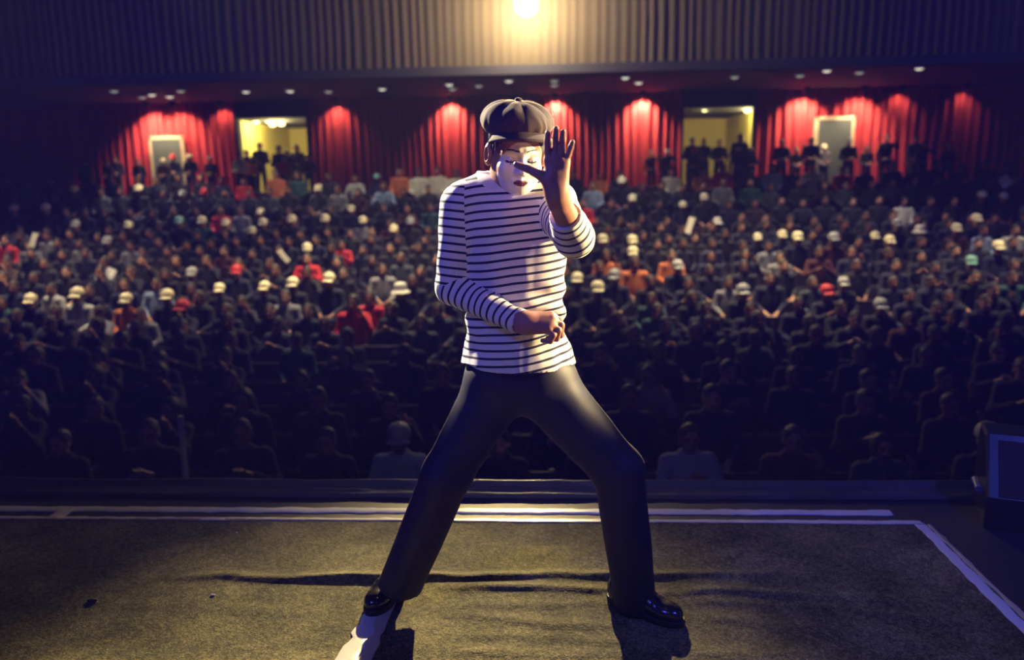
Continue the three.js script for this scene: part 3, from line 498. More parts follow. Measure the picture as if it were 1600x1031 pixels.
put('shirt', shirtG, mat([1, 1, 1], 0.85, { map: stripeTex, sheen: 1, sheenRoughness: 0.45, sheenColor: new THREE.Color(0.9, 0.88, 0.85) })).userData.label = 'white shirt with narrow navy stripes';

// trousers
const hemL = at(625, 915, ZT), hemR = at(993, 943, -2.46), dL = hemL.clone().sub(J.kneeL).normalize(), dR = hemR.clone().sub(J.kneeR).normalize();
const legD = (hip, knee, hem, dir, r) => { const th = capD(hip, knee, r[0], r[1]), sh = capD(knee, hem.clone().addScaledVector(dir, 0.06), r[1], r[2], 0.92), lo = clip(sh, hem, V(dir.x * 0.5, dir.y, dir.z).normalize()); return (x, y, z) => smin(th(x, y, z), lo(x, y, z), 0.02); };
const legL = legD(J.hipL, J.kneeL, hemL, dL, [0.098, 0.078, 0.075]), legR = legD(J.hipR, J.kneeR, hemR, dR, [0.102, 0.082, 0.069]);
const seatD = ellD(at(812, 588, ZT).x, at(812, 588, ZT).y, ZT - 0.005, 0.168, 0.115, 0.112), waistD = capD(at(790, 578, ZT), at(835, 578, ZT), 0.1, 0.1);
const trouserD = (x, y, z) => { let d = smin(legL(x, y, z), legR(x, y, z), 0.03); d = smin(d, seatD(x, y, z), 0.05); d = smin(d, waistD(x, y, z), 0.05); return Math.max(d, y - hemY - 0.05) + 0.006 * (noise(x * 14, y * 8, z * 14) - 0.5) + 0.003 * Math.sin(60 * y + 6 * noise(x * 8, y * 8, z * 8)) * noise(x * 5, y * 5, 9) * Math.max(0, 1 - Math.abs(y - 0.53) * 6); };
put('trousers', surface(trouserD, ...boxOf([J.hipL, J.hipR, hemL, hemR, J.kneeL, J.kneeR, V(0, hemY + 0.06, ZT)], 0.13), 0.0065), mat([0.008, 0.007, 0.02], 0.58, { sheen: 0.25, sheenRoughness: 0.3, sheenColor: new THREE.Color(0.2, 0.2, 0.26) })).userData.label = 'black loose trousers';

// shoes: local +z is the toe
const leather = mat([0.012, 0.012, 0.02], 0.22, { clearcoat: 0.6, clearcoatRoughness: 0.2 }), soleM = mat([0.012, 0.011, 0.014], 0.6), laceM = mat([0.01, 0.01, 0.012], 0.7);
function shoe(ankle, floor, turn) {
  const g = new THREE.Group(); g.name = 'shoe'; man.add(g); g.position.set(floor.x - BASE.x, 0.006, floor.z - BASE.z); g.rotation.y = turn;
  const f = union([capD(V(0, 0.05, -0.055), V(0, 0.042, 0.06), 0.037, 0.036), ellD(0, 0.034, 0.115, 0.043, 0.033, 0.062), ellD(0, 0.046, -0.06, 0.035, 0.05, 0.04), capD(V(0, 0.055, -0.045), V(0, 0.06, -0.05), 0.034, 0.03)], 0.03);
  mesh('upper', surface((x, y, z) => Math.max(f(x, y, z), 0.018 - y) + 0.0012 * Math.sin(z * 260) * Math.max(0, 1 - Math.abs(z - 0.06) * 22), V(-0.07, 0, -0.13), V(0.07, 0.16, 0.2), 0.0045), leather, g);
  const so = union([ellD(0, 0.012, 0.1, 0.047, 0.05, 0.085), ellD(0, 0.012, -0.05, 0.039, 0.05, 0.058), capD(V(0, 0.012, -0.04), V(0, 0.012, 0.08), 0.034, 0.038)], 0.02);
  mesh('sole', surface((x, y, z) => Math.max(so(x, y, z), y - 0.021, -y), V(-0.07, -0.02, -0.13), V(0.07, 0.05, 0.21), 0.0045), soleM, g);
  for (let k = 0; k < 4; k++) { const z = 0.02 + k * 0.016, y = 0.082 - k * 0.005; mesh('lace', new THREE.TubeGeometry(new THREE.CatmullRomCurve3([V(-0.022, y - 0.008, z), V(0, y + 0.002, z + 0.004), V(0.022, y - 0.008, z)]), 8, 0.0028, 6), laceM, g); }
  return g;
}
{ const p = onFloor(607, 938), q = onFloor(992, 952); shoe(J.ankL, V(p.x, 0, p.z - 0.06), -12 * D2R); shoe(J.ankR, V(q.x, 0, q.z), 52 * D2R); }

// cap and hair
const capMat = mat([0.06, 0.038, 0.026], 0.9, { sheen: 1, sheenRoughness: 0.5, sheenColor: new THREE.Color(0.3, 0.2, 0.13), bumpMap: fabricBump, bumpScale: 0.001 });
const crownE = ellD(0, 0.096, -0.02, 0.104, 0.058, 0.118);
const crownD = (x, y, z) => { const th = Math.atan2(x, z + 0.02), rr_ = Math.hypot(x, z + 0.02), s = Math.min(1, rr_ / 0.05); return Math.max(crownE(x, y, z) - 0.004 * Math.abs(Math.sin(th * 4)) * s + 0.004 * (noise(x * 30, y * 30, z * 30) - 0.5) + 0.008 * (noise(x * 14 + 3, y * 14, z * 14) - 0.5) + 0.0015 * Math.sin(th * 22 + 9 * noise(x * 20, y * 20, z * 20)) * Math.max(0, 1 - Math.abs(y - 0.08) / 0.05), 0.064 + 0.2 * (z < 0 ? z : 0) + 0.06 * Math.max(0, z) - y); };
const capGroup = new THREE.Group(); capGroup.name = 'cap'; man.add(capGroup); capGroup.userData.label = 'dark brown flat cap'; capGroup.position.copy(headO).sub(BASE); capGroup.quaternion.copy(headQ);
mesh('crown', surface(crownD, V(-0.13, 0, -0.16), V(0.13, 0.2, 0.12), 0.0034), capMat, capGroup);
{
  const P = [], I = [], nu = 36, nv = 8;
  for (const s of [0, 1]) for (let j = 0; j <= nv; j++) for (let i = 0; i <= nu; i++) {
    const u = (i / nu) * 2 - 1, a = u * 1.22, t = j / nv, ext = 0.062 * Math.sqrt(Math.max(0, 1 - u * u)) * t, R = 0.08 + ext;
    P.push(Math.sin(a) * R * 0.98, 0.092 - 0.020 * t - 0.03 * u * u * (0.4 + 0.6 * t) - (s ? 0.007 : 0), Math.cos(a) * (0.088 + ext) - 0.006);
  }
  const L = (nu + 1) * (nv + 1);
  for (let j = 0; j < nv; j++) for (let i = 0; i < nu; i++) { const a = j * (nu + 1) + i, b = a + 1, c = a + nu + 1, d = c + 1; I.push(a, c, b, b, c, d, a + L, b + L, c + L, b + L, d + L, c + L); }
  for (let i = 0; i < nu; i++) { const t = nv * (nu + 1) + i; I.push(t, t + L, t + 1, t + 1, t + L, t + 1 + L, i, i + 1, i + L, i + 1, i + 1 + L, i + L); }
  const g = new THREE.BufferGeometry(); g.setAttribute('position', new THREE.Float32BufferAttribute(P, 3)); g.setIndex(I); g.computeVertexNormals(); mesh('brim', g, capMat, capGroup);
}
mesh('button', (() => { const s = new THREE.SphereGeometry(0.011, 14, 8); s.scale(1, 0.55, 1); s.translate(0, 0.157, -0.022); return s; })(), capMat, capGroup);
{
  const he = ellD(0, 0.033, -0.022, 0.081, 0.106, 0.1);
  const hairD = (x, y, z) => Math.max(he(x, y, z) + 0.002 * Math.sin(x * 500 + z * 300), z - 0.03 - Math.max(0, (y - 0.02) * 0.9), -0.045 - y + Math.max(0, z + 0.035) * 0.9, y - 0.1);
  const g = surface(hairD, V(-0.1, -0.1, -0.14), V(0.1, 0.12, 0.08), 0.0036); g.applyMatrix4(headM); put('hair', g, mat([0.012, 0.01, 0.012], 0.6));
}

// ------------------------------------------------------------------ the audience
// a spectator stands or sits at the origin and looks along +z; parts: body, shirt, trousers, hair or hat
const SHC = [1, 1, 1];
function spHead(cy, cz, cell, withFace) {
  const o = V(0, cy, cz), sk = union([ellD(0, 0.025, -0.012, 0.077, 0.105, 0.094), ellD(0, -0.04, 0.02, 0.06, 0.08, 0.066)], 0.04), nose = capD(V(0, 0.005, 0.085), V(0, -0.03, 0.102), 0.009, 0.013), nk = capD(V(0, -0.06, -0.02), V(0, -0.17, -0.03), 0.052, 0.06), er = [ellD(-0.08, -0.006, -0.01, 0.012, 0.03, 0.02), ellD(0.08, -0.006, -0.01, 0.012, 0.03, 0.02)];
  const ey = [ellD(-0.031, 0.004, 0.094, 0.02, 0.014, 0.014), ellD(0.031, 0.004, 0.094, 0.02, 0.014, 0.014)];
  const f = (x, y, z) => { let d = smin(sk(x, y, z), nose(x, y, z), 0.012); for (const e of ey) d = -smin(-d, e(x, y, z), 0.012); for (const e of er) d = Math.min(d, e(x, y, z)); return smin(d, nk(x, y, z), 0.025); };
  const g = surface(f, V(-0.11, -0.2, -0.13), V(0.11, 0.16, 0.14), cell, { color: (x, y, z) => { if (!withFace || z < 0.05) return SHC; const ax = Math.abs(x) - 0.031; if (Math.abs(ax) < 0.017 && Math.abs(y - 0.004) < 0.008) return [0.12, 0.1, 0.1]; if (Math.abs(ax) < 0.02 && Math.abs(y - 0.026) < 0.006) return [0.15, 0.12, 0.12]; if (Math.abs(x) < 0.024 && Math.abs(y + 0.064) < 0.008) return [0.6, 0.3, 0.3]; return SHC; } });
  g.translate(o.x, o.y, o.z); return g;
}
const POSES = {
  rest: { h: 1.2, eL: [-0.25, 0.76, 0.02], wL: [-0.1, 0.66, 0.24], eR: [0.25, 0.76, 0.02], wR: [0.1, 0.66, 0.24] },
  clap: { h: 1.2, eL: [-0.26, 0.78, 0.08], wL: [-0.05, 0.93, 0.25], eR: [0.26, 0.78, 0.08], wR: [0.05, 0.94, 0.25] },
  raised: { h: 1.2, eL: [-0.25, 0.76, 0.02], wL: [-0.1, 0.66, 0.24], eR: [0.27, 0.86, 0.16], wR: [0.17, 1.1, 0.22] },
  stand: { h: 1.6, up: 1, eL: [-0.26, 1.12, -0.02], wL: [-0.08, 1.06, 0.2], eR: [0.26, 1.12, -0.02], wR: [0.08, 1.1, 0.2] },
  reach: { h: 1.6, up: 1, eL: [-0.26, 1.12, -0.02], wL: [-0.27, 0.88, 0.05], eR: [0.3, 1.32, 0.1], wR: [0.2, 1.55, 0.2] },
};
const vv = (a) => V(a[0], a[1], a[2]);
function poseGeo(p, coarse) {
  const s = p.up ? 1.4 : 1.0, hip = p.up ? 0.92 : 0.52, knee = p.up ? 0.5 : 0.52, kz = p.up ? 0.02 : 0.42, fz = p.up ? 0.02 : 0.4, hz = p.up ? 0 : -0.04, sh = (x) => V(x, s, -0.03), cell = coarse ? 0.05 : 0.03;
  const hand = (e, w) => { const d = w.clone().sub(e).normalize(), k = w.clone().addScaledVector(d, 0.07), side = V(-d.z, 0, d.x).normalize(); const out = [capD(e, w, 0.036, 0.027), capD(w, k, 0.026, 0.032)]; for (let i = -1.5; i <= 1.5; i++) out.push(capD(k.clone().addScaledVector(side, i * 0.017), k.clone().addScaledVector(side, i * 0.02).addScaledVector(d, 0.07 - 0.008 * Math.abs(i)), 0.0105, 0.009)); out.push(capD(w.clone().addScaledVector(d, 0.02), k.clone().addScaledVector(side, 0.05).addScaledVector(V(0, 1, 0), 0.02), 0.014, 0.01)); return union(out, 0.006); };
  const eL = vv(p.eL), wL = vv(p.wL), eR = vv(p.eR), wR = vv(p.wR);
  const tors = [ellD(0, (s + hip) / 2 + 0.02, -0.03, 0.172, (s - hip) / 2 + 0.12, 0.118), capD(sh(-0.15), sh(0.15), 0.07, 0.07), capD(V(0, s + 0.02, -0.03), V(0, s + 0.06, -0.03), 0.075, 0.06)];
  const shirt = union([...tors, capD(sh(-0.185), eL, 0.064, 0.052), capD(sh(0.185), eR, 0.064, 0.052), capD(eL, eL.clone().lerp(wL, 0.75), 0.05, 0.043), capD(eR, eR.clone().lerp(wR, 0.75), 0.05, 0.043)], 0.04);
  const legs = union([ellD(0, hip + 0.02, hz, 0.18, 0.12, 0.14), capD(V(-0.09, hip, hz), V(-0.12, knee, kz), 0.088, 0.07), capD(V(0.09, hip, hz), V(0.12, knee, kz), 0.088, 0.07), capD(V(-0.12, knee, kz), V(-0.12, 0.1, fz), 0.066, 0.056), capD(V(0.12, knee, kz), V(0.12, 0.1, fz), 0.066, 0.056)], 0.03);
  const bodyIn = union([capD(V(0, s + 0.05, -0.03), V(0, hip, hz), 0.06, 0.1), capD(V(-0.12, 0.06, fz - 0.03), V(-0.13, 0.045, fz + 0.12), 0.04, 0.04), capD(V(0.12, 0.06, fz - 0.03), V(0.13, 0.045, fz + 0.12), 0.04, 0.04), capD(V(-0.09, hip, hz), V(-0.12, knee, kz), 0.06, 0.05), capD(V(0.09, hip, hz), V(0.12, knee, kz), 0.06, 0.05), capD(V(-0.12, knee, kz), V(-0.12, 0.08, fz), 0.045, 0.04), capD(V(0.12, knee, kz), V(0.12, 0.08, fz), 0.045, 0.04)], 0.02);
  const out = { shirt: surface((x, y, z) => Math.max(shirt(x, y, z), hip - 0.04 - y) + 0.012 * (noise(x * 12, y * 9, z * 12 + s) - 0.5), V(-0.4, hip - 0.12, -0.22), V(0.42, p.up ? 1.6 : 1.2, 0.36), cell * 0.9) };
  if (coarse) { out.body = spHead(p.h, 0, 0.026, false); return out; }
  out.trousers = surface(legs, V(-0.3, 0, -0.24), V(0.3, hip + 0.2, 0.56), 0.034);
  const white = { color: () => SHC };
  out.body = mergeGeometries([spHead(p.h, 0, 0.0135, true), surface(hand(eL, wL), V(Math.min(eL.x, wL.x) - 0.14, Math.min(eL.y, wL.y) - 0.14, Math.min(eL.z, wL.z) - 0.14), V(Math.max(eL.x, wL.x) + 0.16, Math.max(eL.y, wL.y) + 0.2, Math.max(eL.z, wL.z) + 0.2), 0.0165, white), surface(hand(eR, wR), V(Math.min(eR.x, wR.x) - 0.16, Math.min(eR.y, wR.y) - 0.14, Math.min(eR.z, wR.z) - 0.14), V(Math.max(eR.x, wR.x) + 0.14, Math.max(eR.y, wR.y) + 0.2, Math.max(eR.z, wR.z) + 0.2), 0.0165, white), surface(bodyIn, V(-0.3, 0, -0.2), V(0.3, s + 0.15, 0.62), 0.045, white)]);
  return out;
}
const GEO = {}; for (const k in POSES) GEO[k] = poseGeo(POSES[k], false);
const LITE = { rest: poseGeo(POSES.rest, true), clap: poseGeo(POSES.clap, true), stand: poseGeo(POSES.stand, true) };
// hair and hats about the head's centre
const hairG = (() => { const e = ellD(0, 0.03, -0.018, 0.085, 0.11, 0.101); return surface((x, y, z) => Math.max(e(x, y, z) + 0.012 * (noise(x * 40, y * 40, z * 40) - 0.5), z - 0.05 - (y - 0.05) * 0.5 * (y > 0.05 ? 1 : 2), -0.05 - y), V(-0.11, -0.1, -0.15), V(0.11, 0.17, 0.12), 0.018); })();
const longHairG = (() => { const e = union([ellD(0, 0.03, -0.02, 0.09, 0.112, 0.103), capD(V(0, 0, -0.06), V(0, -0.15, -0.06), 0.08, 0.06)], 0.04); return surface((x, y, z) => Math.max(e(x, y, z) + 0.012 * (noise(x * 30, y * 30, z * 30) - 0.5), z - 0.04 - Math.max(0, y - 0.05) * 0.6), V(-0.12, -0.24, -0.17), V(0.12, 0.17, 0.12), 0.02); })();
const capCrownG = (() => { const g = lathe([[0.101, 0.04], [0.105, 0.055], [0.103, 0.09], [0.088, 0.13], [0.055, 0.155], [0.012, 0.163], [0.012, 0.168], [0, 0.169]], 22); g.scale(0.97, 1, 1.1); g.translate(0, 0, -0.014); return g; })();
const capBillG = (() => { const P = [], I = [], n = 14; for (const s of [0, 1]) for (let i = 0; i <= n; i++) for (const t of [0, 0.5, 1]) { const u = (i / n) * 2 - 1, a = u * 1.15, e = 0.075 * Math.sqrt(1 - u * u) * t; P.push(Math.sin(a) * (0.093 + e * 0.7), 0.05 - 0.022 * t - 0.02 * u * u - s * 0.006, Math.cos(a) * (0.095 + e)); } const L = (n + 1) * 3; for (let i = 0; i < n; i++) for (let q = 0; q < 2; q++) { const a = i * 3 + q, b = a + 1, c = a + 3, d = c + 1; I.push(a, b, c, b, d, c, a + L, c + L, b + L, b + L, c + L, d + L); if (q === 1) I.push(b, b + L, d, d, b + L, d + L); } const g = new THREE.BufferGeometry(); g.setAttribute('position', new THREE.Float32BufferAttribute(P, 3)); g.setIndex(I); g.computeVertexNormals(); g.setAttribute('uv', new THREE.Float32BufferAttribute(new Float32Array((P.length / 3) * 2), 2)); return g; })();
const bucketG = (() => { const g = lathe([[0.098, 0.03], [0.103, 0.045], [0.098, 0.1], [0.085, 0.145], [0.06, 0.158], [0, 0.162]], 22); g.scale(0.98, 1, 1.1); g.translate(0, 0, -0.01); return g; })();
const bucketBrimG = (() => { const g = lathe([[0.096, 0.05], [0.15, 0.012], [0.152, 0.006], [0.148, 0.004], [0.096, 0.036]], 24); g.scale(0.98, 1, 1.1); g.translate(0, 0, -0.01); return g; })();
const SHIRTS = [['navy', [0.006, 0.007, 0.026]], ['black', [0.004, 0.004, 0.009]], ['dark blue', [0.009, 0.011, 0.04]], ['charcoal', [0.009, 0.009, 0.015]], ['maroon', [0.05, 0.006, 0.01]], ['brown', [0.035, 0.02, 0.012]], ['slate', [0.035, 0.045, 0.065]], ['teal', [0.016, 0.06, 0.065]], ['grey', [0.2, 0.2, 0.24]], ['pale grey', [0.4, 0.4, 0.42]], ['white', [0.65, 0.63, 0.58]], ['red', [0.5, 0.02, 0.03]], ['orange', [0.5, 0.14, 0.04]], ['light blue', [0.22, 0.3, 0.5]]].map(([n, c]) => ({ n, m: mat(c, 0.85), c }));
const byName = (n) => SHIRTS.find((s) => s.n === n);
const SKINS = [[0.36, 0.17, 0.1], [0.28, 0.12, 0.07], [0.46, 0.24, 0.15], [0.2, 0.085, 0.05]].map((c) => { const m = mat(c, 0.55, { vertexColors: true }); m.userData.c = c; return m; });
const HAIRS = [[0.01, 0.009, 0.014], [0.02, 0.014, 0.012], [0.035, 0.022, 0.016]].map((c) => { const m = mat(c, 0.6); m.userData.c = c; return m; });
const HATS = { cream: mat([0.8, 0.72, 0.5], 0.6), white: mat([0.8, 0.78, 0.72], 0.6), red: mat([0.55, 0.03, 0.03], 0.6), teal: mat([0.2, 0.42, 0.4], 0.6), grey: mat([0.35, 0.35, 0.38], 0.6) };
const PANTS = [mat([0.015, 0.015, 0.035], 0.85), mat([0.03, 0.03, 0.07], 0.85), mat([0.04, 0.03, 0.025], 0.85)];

// who wears what, as far as the photograph tells: [x, y of the hat or head, hat, shirt, pose]
const HATS_SEEN = [[23, 323, 'cream'], [74, 315, 'cream'], [112, 294, 'cream'], [215, 291, 'cream'], [201, 349, 'cream'], [316, 341, 'cream'], [353, 346, 'cream'], [281, 337, 'teal'], [39, 464, 'cream'], [121, 454, 'cream'], [198, 463, 'cream'], [263, 457, 'cream'], [335, 450, 'cream'], [291, 422, 'grey'], [121, 348, 'grey'], [394, 358, 'cream'],
  [414, 345, 'cream'], [456, 339, 'cream'], [509, 338, 'cream'], [549, 324, 'cream'], [564, 342, 'cream'], [638, 343, 'grey'], [615, 355, 'cream'], [418, 444, 'cream'], [452, 438, 'cream'], [514, 431, 'cream'], [618, 445, 'bucket'], [404, 330, 'cream'], [591, 274, 'teal'], [504, 292, 'cream'],
  [977, 279, 'white'], [988, 306, 'cream'], [1072, 317, 'cream'], [1095, 304, 'cream'], [1121, 343, 'bucket'], [942, 370, 'cream'], [988, 372, 'cream'], [976, 390, 'cream'], [902, 431, 'cream'], [960, 426, 'grey'], [929, 445, 'cream'], [1184, 374, 'cream'], [1246, 366, 'cream'], [1161, 449, 'grey'],
  [1367, 374, 'cream'], [1390, 372, 'cream'], [1436, 356, 'bucket'], [1494, 354, 'cream'], [1526, 339, 'cream'], [1559, 381, 'cream'], [1540, 302, 'cream'], [1562, 304, 'cream'], [1319, 447, 'grey'], [1377, 471, 'grey'], [1302, 368, 'grey'], [622, 672, 'grey', 'light blue'], [1545, 672, 'grey']];
const SHIRTS_SEEN = [[533, 385, 'red'], [585, 466, 'red'], [552, 462, 'red'], [480, 405, 'red'], [905, 318, 'red'], [380, 290, 'red'], [660, 270, 'white'], [678, 268, 'white'], [695, 272, 'white'], [640, 268, 'orange'], [1055, 270, 'white'], [1100, 268, 'orange'], [1118, 262, 'red'], [430, 262, 'orange'], [600, 280, 'light blue'], [445, 275, 'teal'], [470, 268, 'pale grey'], [1270, 262, 'pale grey'], [1130, 285, 'grey'], [1200, 300, 'slate'], [165, 300, 'grey'], [560, 280, 'pale grey'], [175, 695, 'light blue'], [175, 300, 'slate'], [1310, 715, 'slate'], [1380, 715, 'slate'], [953, 400, 'orange'], [992, 402, 'orange'], [1050, 400, 'orange'], [1280, 395, 'maroon'], [345, 330, 'red'], [10, 375, 'red'], [875, 300, 'red'], [935, 275, 'orange']];

const people = [];                                             // { d, x, y, scale, pose, hat, shirt, row }
function headPix(d, x, y) { const v = V(x, y, -d).applyMatrix4(camera.matrixWorldInverse); return [IW / 2 + (FPX * v.x) / -v.z, IH / 2 - (FPX * v.y) / -v.z]; }
camera.matrixWorldInverse.copy(camera.matrixWorld).invert();
ROWS.forEach(([d, fy], r) => {
  const gap = d < 11 ? 0.72 : d < 16.5 ? 0.64 : 0.56, x0 = at(-20, 400, -d).x, x1 = at(1620, 400, -d).x; let x = x0 + rr(0.1, 0.5);
  while (x < x1) { people.push({ row: r, d, x: x + rr(-0.05, 0.05), fy, scale: rr(0.95, 1.04), pose: pick(['rest', 'rest', 'rest', 'clap', 'raised']), shirt: null, hat: null, turn: rr(-0.3, 0.3), empty: rnd() < 0.03 }); x += gap + rr(0, 0.1); }
});
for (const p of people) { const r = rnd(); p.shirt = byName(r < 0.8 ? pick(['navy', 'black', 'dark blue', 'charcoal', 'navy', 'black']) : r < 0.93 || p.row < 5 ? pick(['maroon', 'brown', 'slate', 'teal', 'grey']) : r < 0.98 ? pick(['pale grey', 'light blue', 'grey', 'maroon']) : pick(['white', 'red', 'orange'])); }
function claim(px, py, dy) {                                    // the seat whose head comes nearest to that place
  let best = null, bd = 1e9;
  for (const p of people) { if (p.taken) continue; const [u, v] = headPix(p.d, p.x, p.fy + 1.2 + dy), q = Math.hypot(u - px, (v - py) * 1.3); if (q < bd) { bd = q; best = p; } }
  if (!best || bd > 45) return null;
  best.taken = true; best.empty = false; best.x += Math.max(-0.2, Math.min(0.2, (px - headPix(best.d, best.x, best.fy + 1.2)[0]) * (best.d / FPX)));
  const want = (headPix(best.d, best.x, best.fy + 1.2 + dy)[1] - py) * (best.d / FPX); best.scale = Math.max(0.93, Math.min(1.09, 1 + want / 1.25)); best.turn = rr(-0.12, 0.12);
  return best;
}
for (const [x, y, h, s] of HATS_SEEN) { const p = claim(x, y, 0.1); if (p) { p.hat = h; p.pose = 'rest'; if (s) p.shirt = byName(s); } }
for (const [x, y, s] of SHIRTS_SEEN) { const p = claim(x, y, 0); if (p) { p.shirt = byName(s); p.tag = 1; } }
for (const p of people) if (!p.taken && rnd() < 0.035 && p.d > 12) p.hat = pick(['cream', 'grey', 'teal', 'red']);
// people standing in the upper aisle and the doorways: [x, y of the head, depth, hat, shirt]
const STANDING = [[134, 262, 23.2, null, 'black'], [168, 265, 23.3, null, 'brown'], [181, 250, 23.6, null, 'navy'], [216, 256, 23.3, null, 'black'], [255, 258, 23.1, 'cream', 'brown'], [270, 248, 23.5, 'red', 'navy'], [296, 247, 23.2, 'cream', 'black'], [328, 250, 23.2, 'grey', 'charcoal'], [373, 246, 23.1, null, 'white'], [391, 262, 22.9, null, 'orange'], [442, 250, 23.0, null, 'red'], [481, 247, 23.2, null, 'maroon'],
  [385, 240, 24.6, null, 'black'], [405, 229, 24.4, null, 'black'], [435, 234, 24.7, null, 'navy'], [448, 240, 24.4, null, 'black'], [463, 232, 24.9, null, 'charcoal'],
  [1082, 222, 24.4, null, 'black'], [1100, 222, 24.5, null, 'navy'], [1125, 224, 24.7, null, 'black'], [1157, 216, 24.5, null, 'black'], [1162, 226, 25.2, null, 'charcoal'],
  [1222, 224, 23.2, null, 'navy'], [1268, 220, 23.1, null, 'black'], [1288, 232, 22.9, 'cream', 'grey'], [1327, 223, 23.1, 'grey', 'navy'], [1387, 217, 23.2, null, 'black'], [1404, 225, 23.0, null, 'slate'], [1432, 218, 23.4, null, 'navy'], [1445, 226, 23.0, null, 'black'], [1480, 262, 22.9, 'white', 'brown'], [1043, 249, 23.1, 'white', 'slate'], [1085, 238, 23.0, 'red', 'charcoal'], [1153, 244, 22.9, 'cream', 'black'], [1173, 246, 23.3, 'cream', 'navy'], [1018, 262, 23.3, null, 'maroon'], [1032, 266, 23.0, null, 'brown'], [1198, 240, 23.4, null, 'charcoal'], [1245, 236, 23.5, null, 'black'], [1355, 238, 23.5, null, 'charcoal']];
const placed = [];
for (const [px, py, d0, hat, shirt] of STANDING) {              // two ranks in the aisle, several in the doorways, so that nobody stands inside another
  let d = d0, q = at(px, py, -d), tries = d0 > 24.2 ? [d0, 24.9, 25.4, 25.9] : [d0, 23.0, 23.55];
  for (const t of tries) { const p = at(px, py, -t); if (!placed.some(([x, e]) => Math.abs(x - p.x) < 0.52 && Math.abs(e - t) < 0.4)) { d = t; q = p; break; } }
  if (placed.some(([x, e]) => Math.abs(x - q.x) < 0.4 && Math.abs(e - d) < 0.3)) continue;
  placed.push([q.x, d]);
  people.push({ row: -1, d, x: q.x, fy: AISLE, scale: Math.max(0.72, Math.min(1.1, (q.y - AISLE) / 1.6)), pose: rnd() < 0.25 && d < 24 ? 'reach' : 'stand', shirt: byName(shirt), hat, turn: rr(-0.2, 0.2), door: d > 24.2, taken: true, px });
}
// nobody sits in a neighbour's lap
for (let r = 0; r < ROWS.length; r++) {
  const row = people.filter((p) => p.row === r && !p.empty).sort((a, b) => a.x - b.x), need = 0.53;
  for (let it = 0; it < 6; it++) for (let k = 1; k < row.length; k++) { const a = row[k - 1], b = row[k], lack = need - (b.x - a.x); if (lack <= 0) continue; if (a.taken && !b.taken) b.x += lack; else if (b.taken && !a.taken) a.x -= lack; else { a.x -= lack / 2; b.x += lack / 2; } }
  for (let k = 1; k < row.length; k++) if (row[k].x - row[k - 1].x < 0.47) (row[k].taken ? row[k - 1] : row[k]).empty = true;
}
const alive = people.filter((p) => !p.empty);
// single persons: the standing ones, those that the photograph picks out, then the nearest
const order = alive.filter((p) => p.row < 0 || p.hat && p.taken).concat(alive.filter((p) => p.row >= 0 && !(p.hat && p.taken)).sort((a, b) => a.d - b.d || a.x - b.x));
const single = new Set(order.slice(0, 292));
const rowCount = {};
alive.sort((a, b) => a.row - b.row || a.x - b.x);
const standL = [0, 0, 0];
for (const p of alive) {
  const k = (rowCount[p.row] = (rowCount[p.row] ?? -1) + 1), sc = p.scale;
  if (!single.has(p)) continue;
  const g = base('person', V(p.x, p.fy, -p.d), p.turn); g.scale.setScalar(sc);
  const pose = GEO[p.pose], hc = POSES[p.pose].h, skin = pick(SKINS), long = !p.hat && rnd() < 0.3;
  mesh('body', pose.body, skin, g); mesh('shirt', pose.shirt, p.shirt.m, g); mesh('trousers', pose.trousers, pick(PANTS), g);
  const headTop = (geo, m, name) => { const o = mesh(name, geo, m, g); o.position.set(0, hc, 0); return o; };
  if (!p.hat) headTop(long ? longHairG : hairG, pick(HAIRS), 'hair');
  else { const m = HATS[p.hat === 'bucket' ? 'white' : p.hat], b = p.hat === 'bucket', o = new THREE.Group(); o.name = 'hat'; o.position.set(0, hc, 0); g.add(o); mesh('crown', b ? bucketG : capCrownG, m, o); mesh('brim', b ? bucketBrimG : capBillG, m, o); headTop(hairG, HAIRS[0], 'hair').scale.setScalar(0.97); }
  const wear = p.hat === 'bucket' ? 'white bucket hat' : p.hat ? `${p.hat} cap` : long ? 'long dark hair' : 'short dark hair';
  const where = p.row < 0 ? (p.door ? `silhouetted in the ${p.x < 0 ? 'left' : 'right'} doorway` : 'standing at the back') : `${ORD[k]} from left`;
  tag(g, p.row < 0 ? `spectator in ${p.shirt.n} shirt, ${wear}, ${where}, ${ORD[k]} standing from left` : `spectator in ${p.shirt.n} shirt, ${wear}, ${where} in ${ORD[p.row]} row from stage`, 'person', p.row < 0 ? 'spectators standing at the back' : 'seated spectators');
}
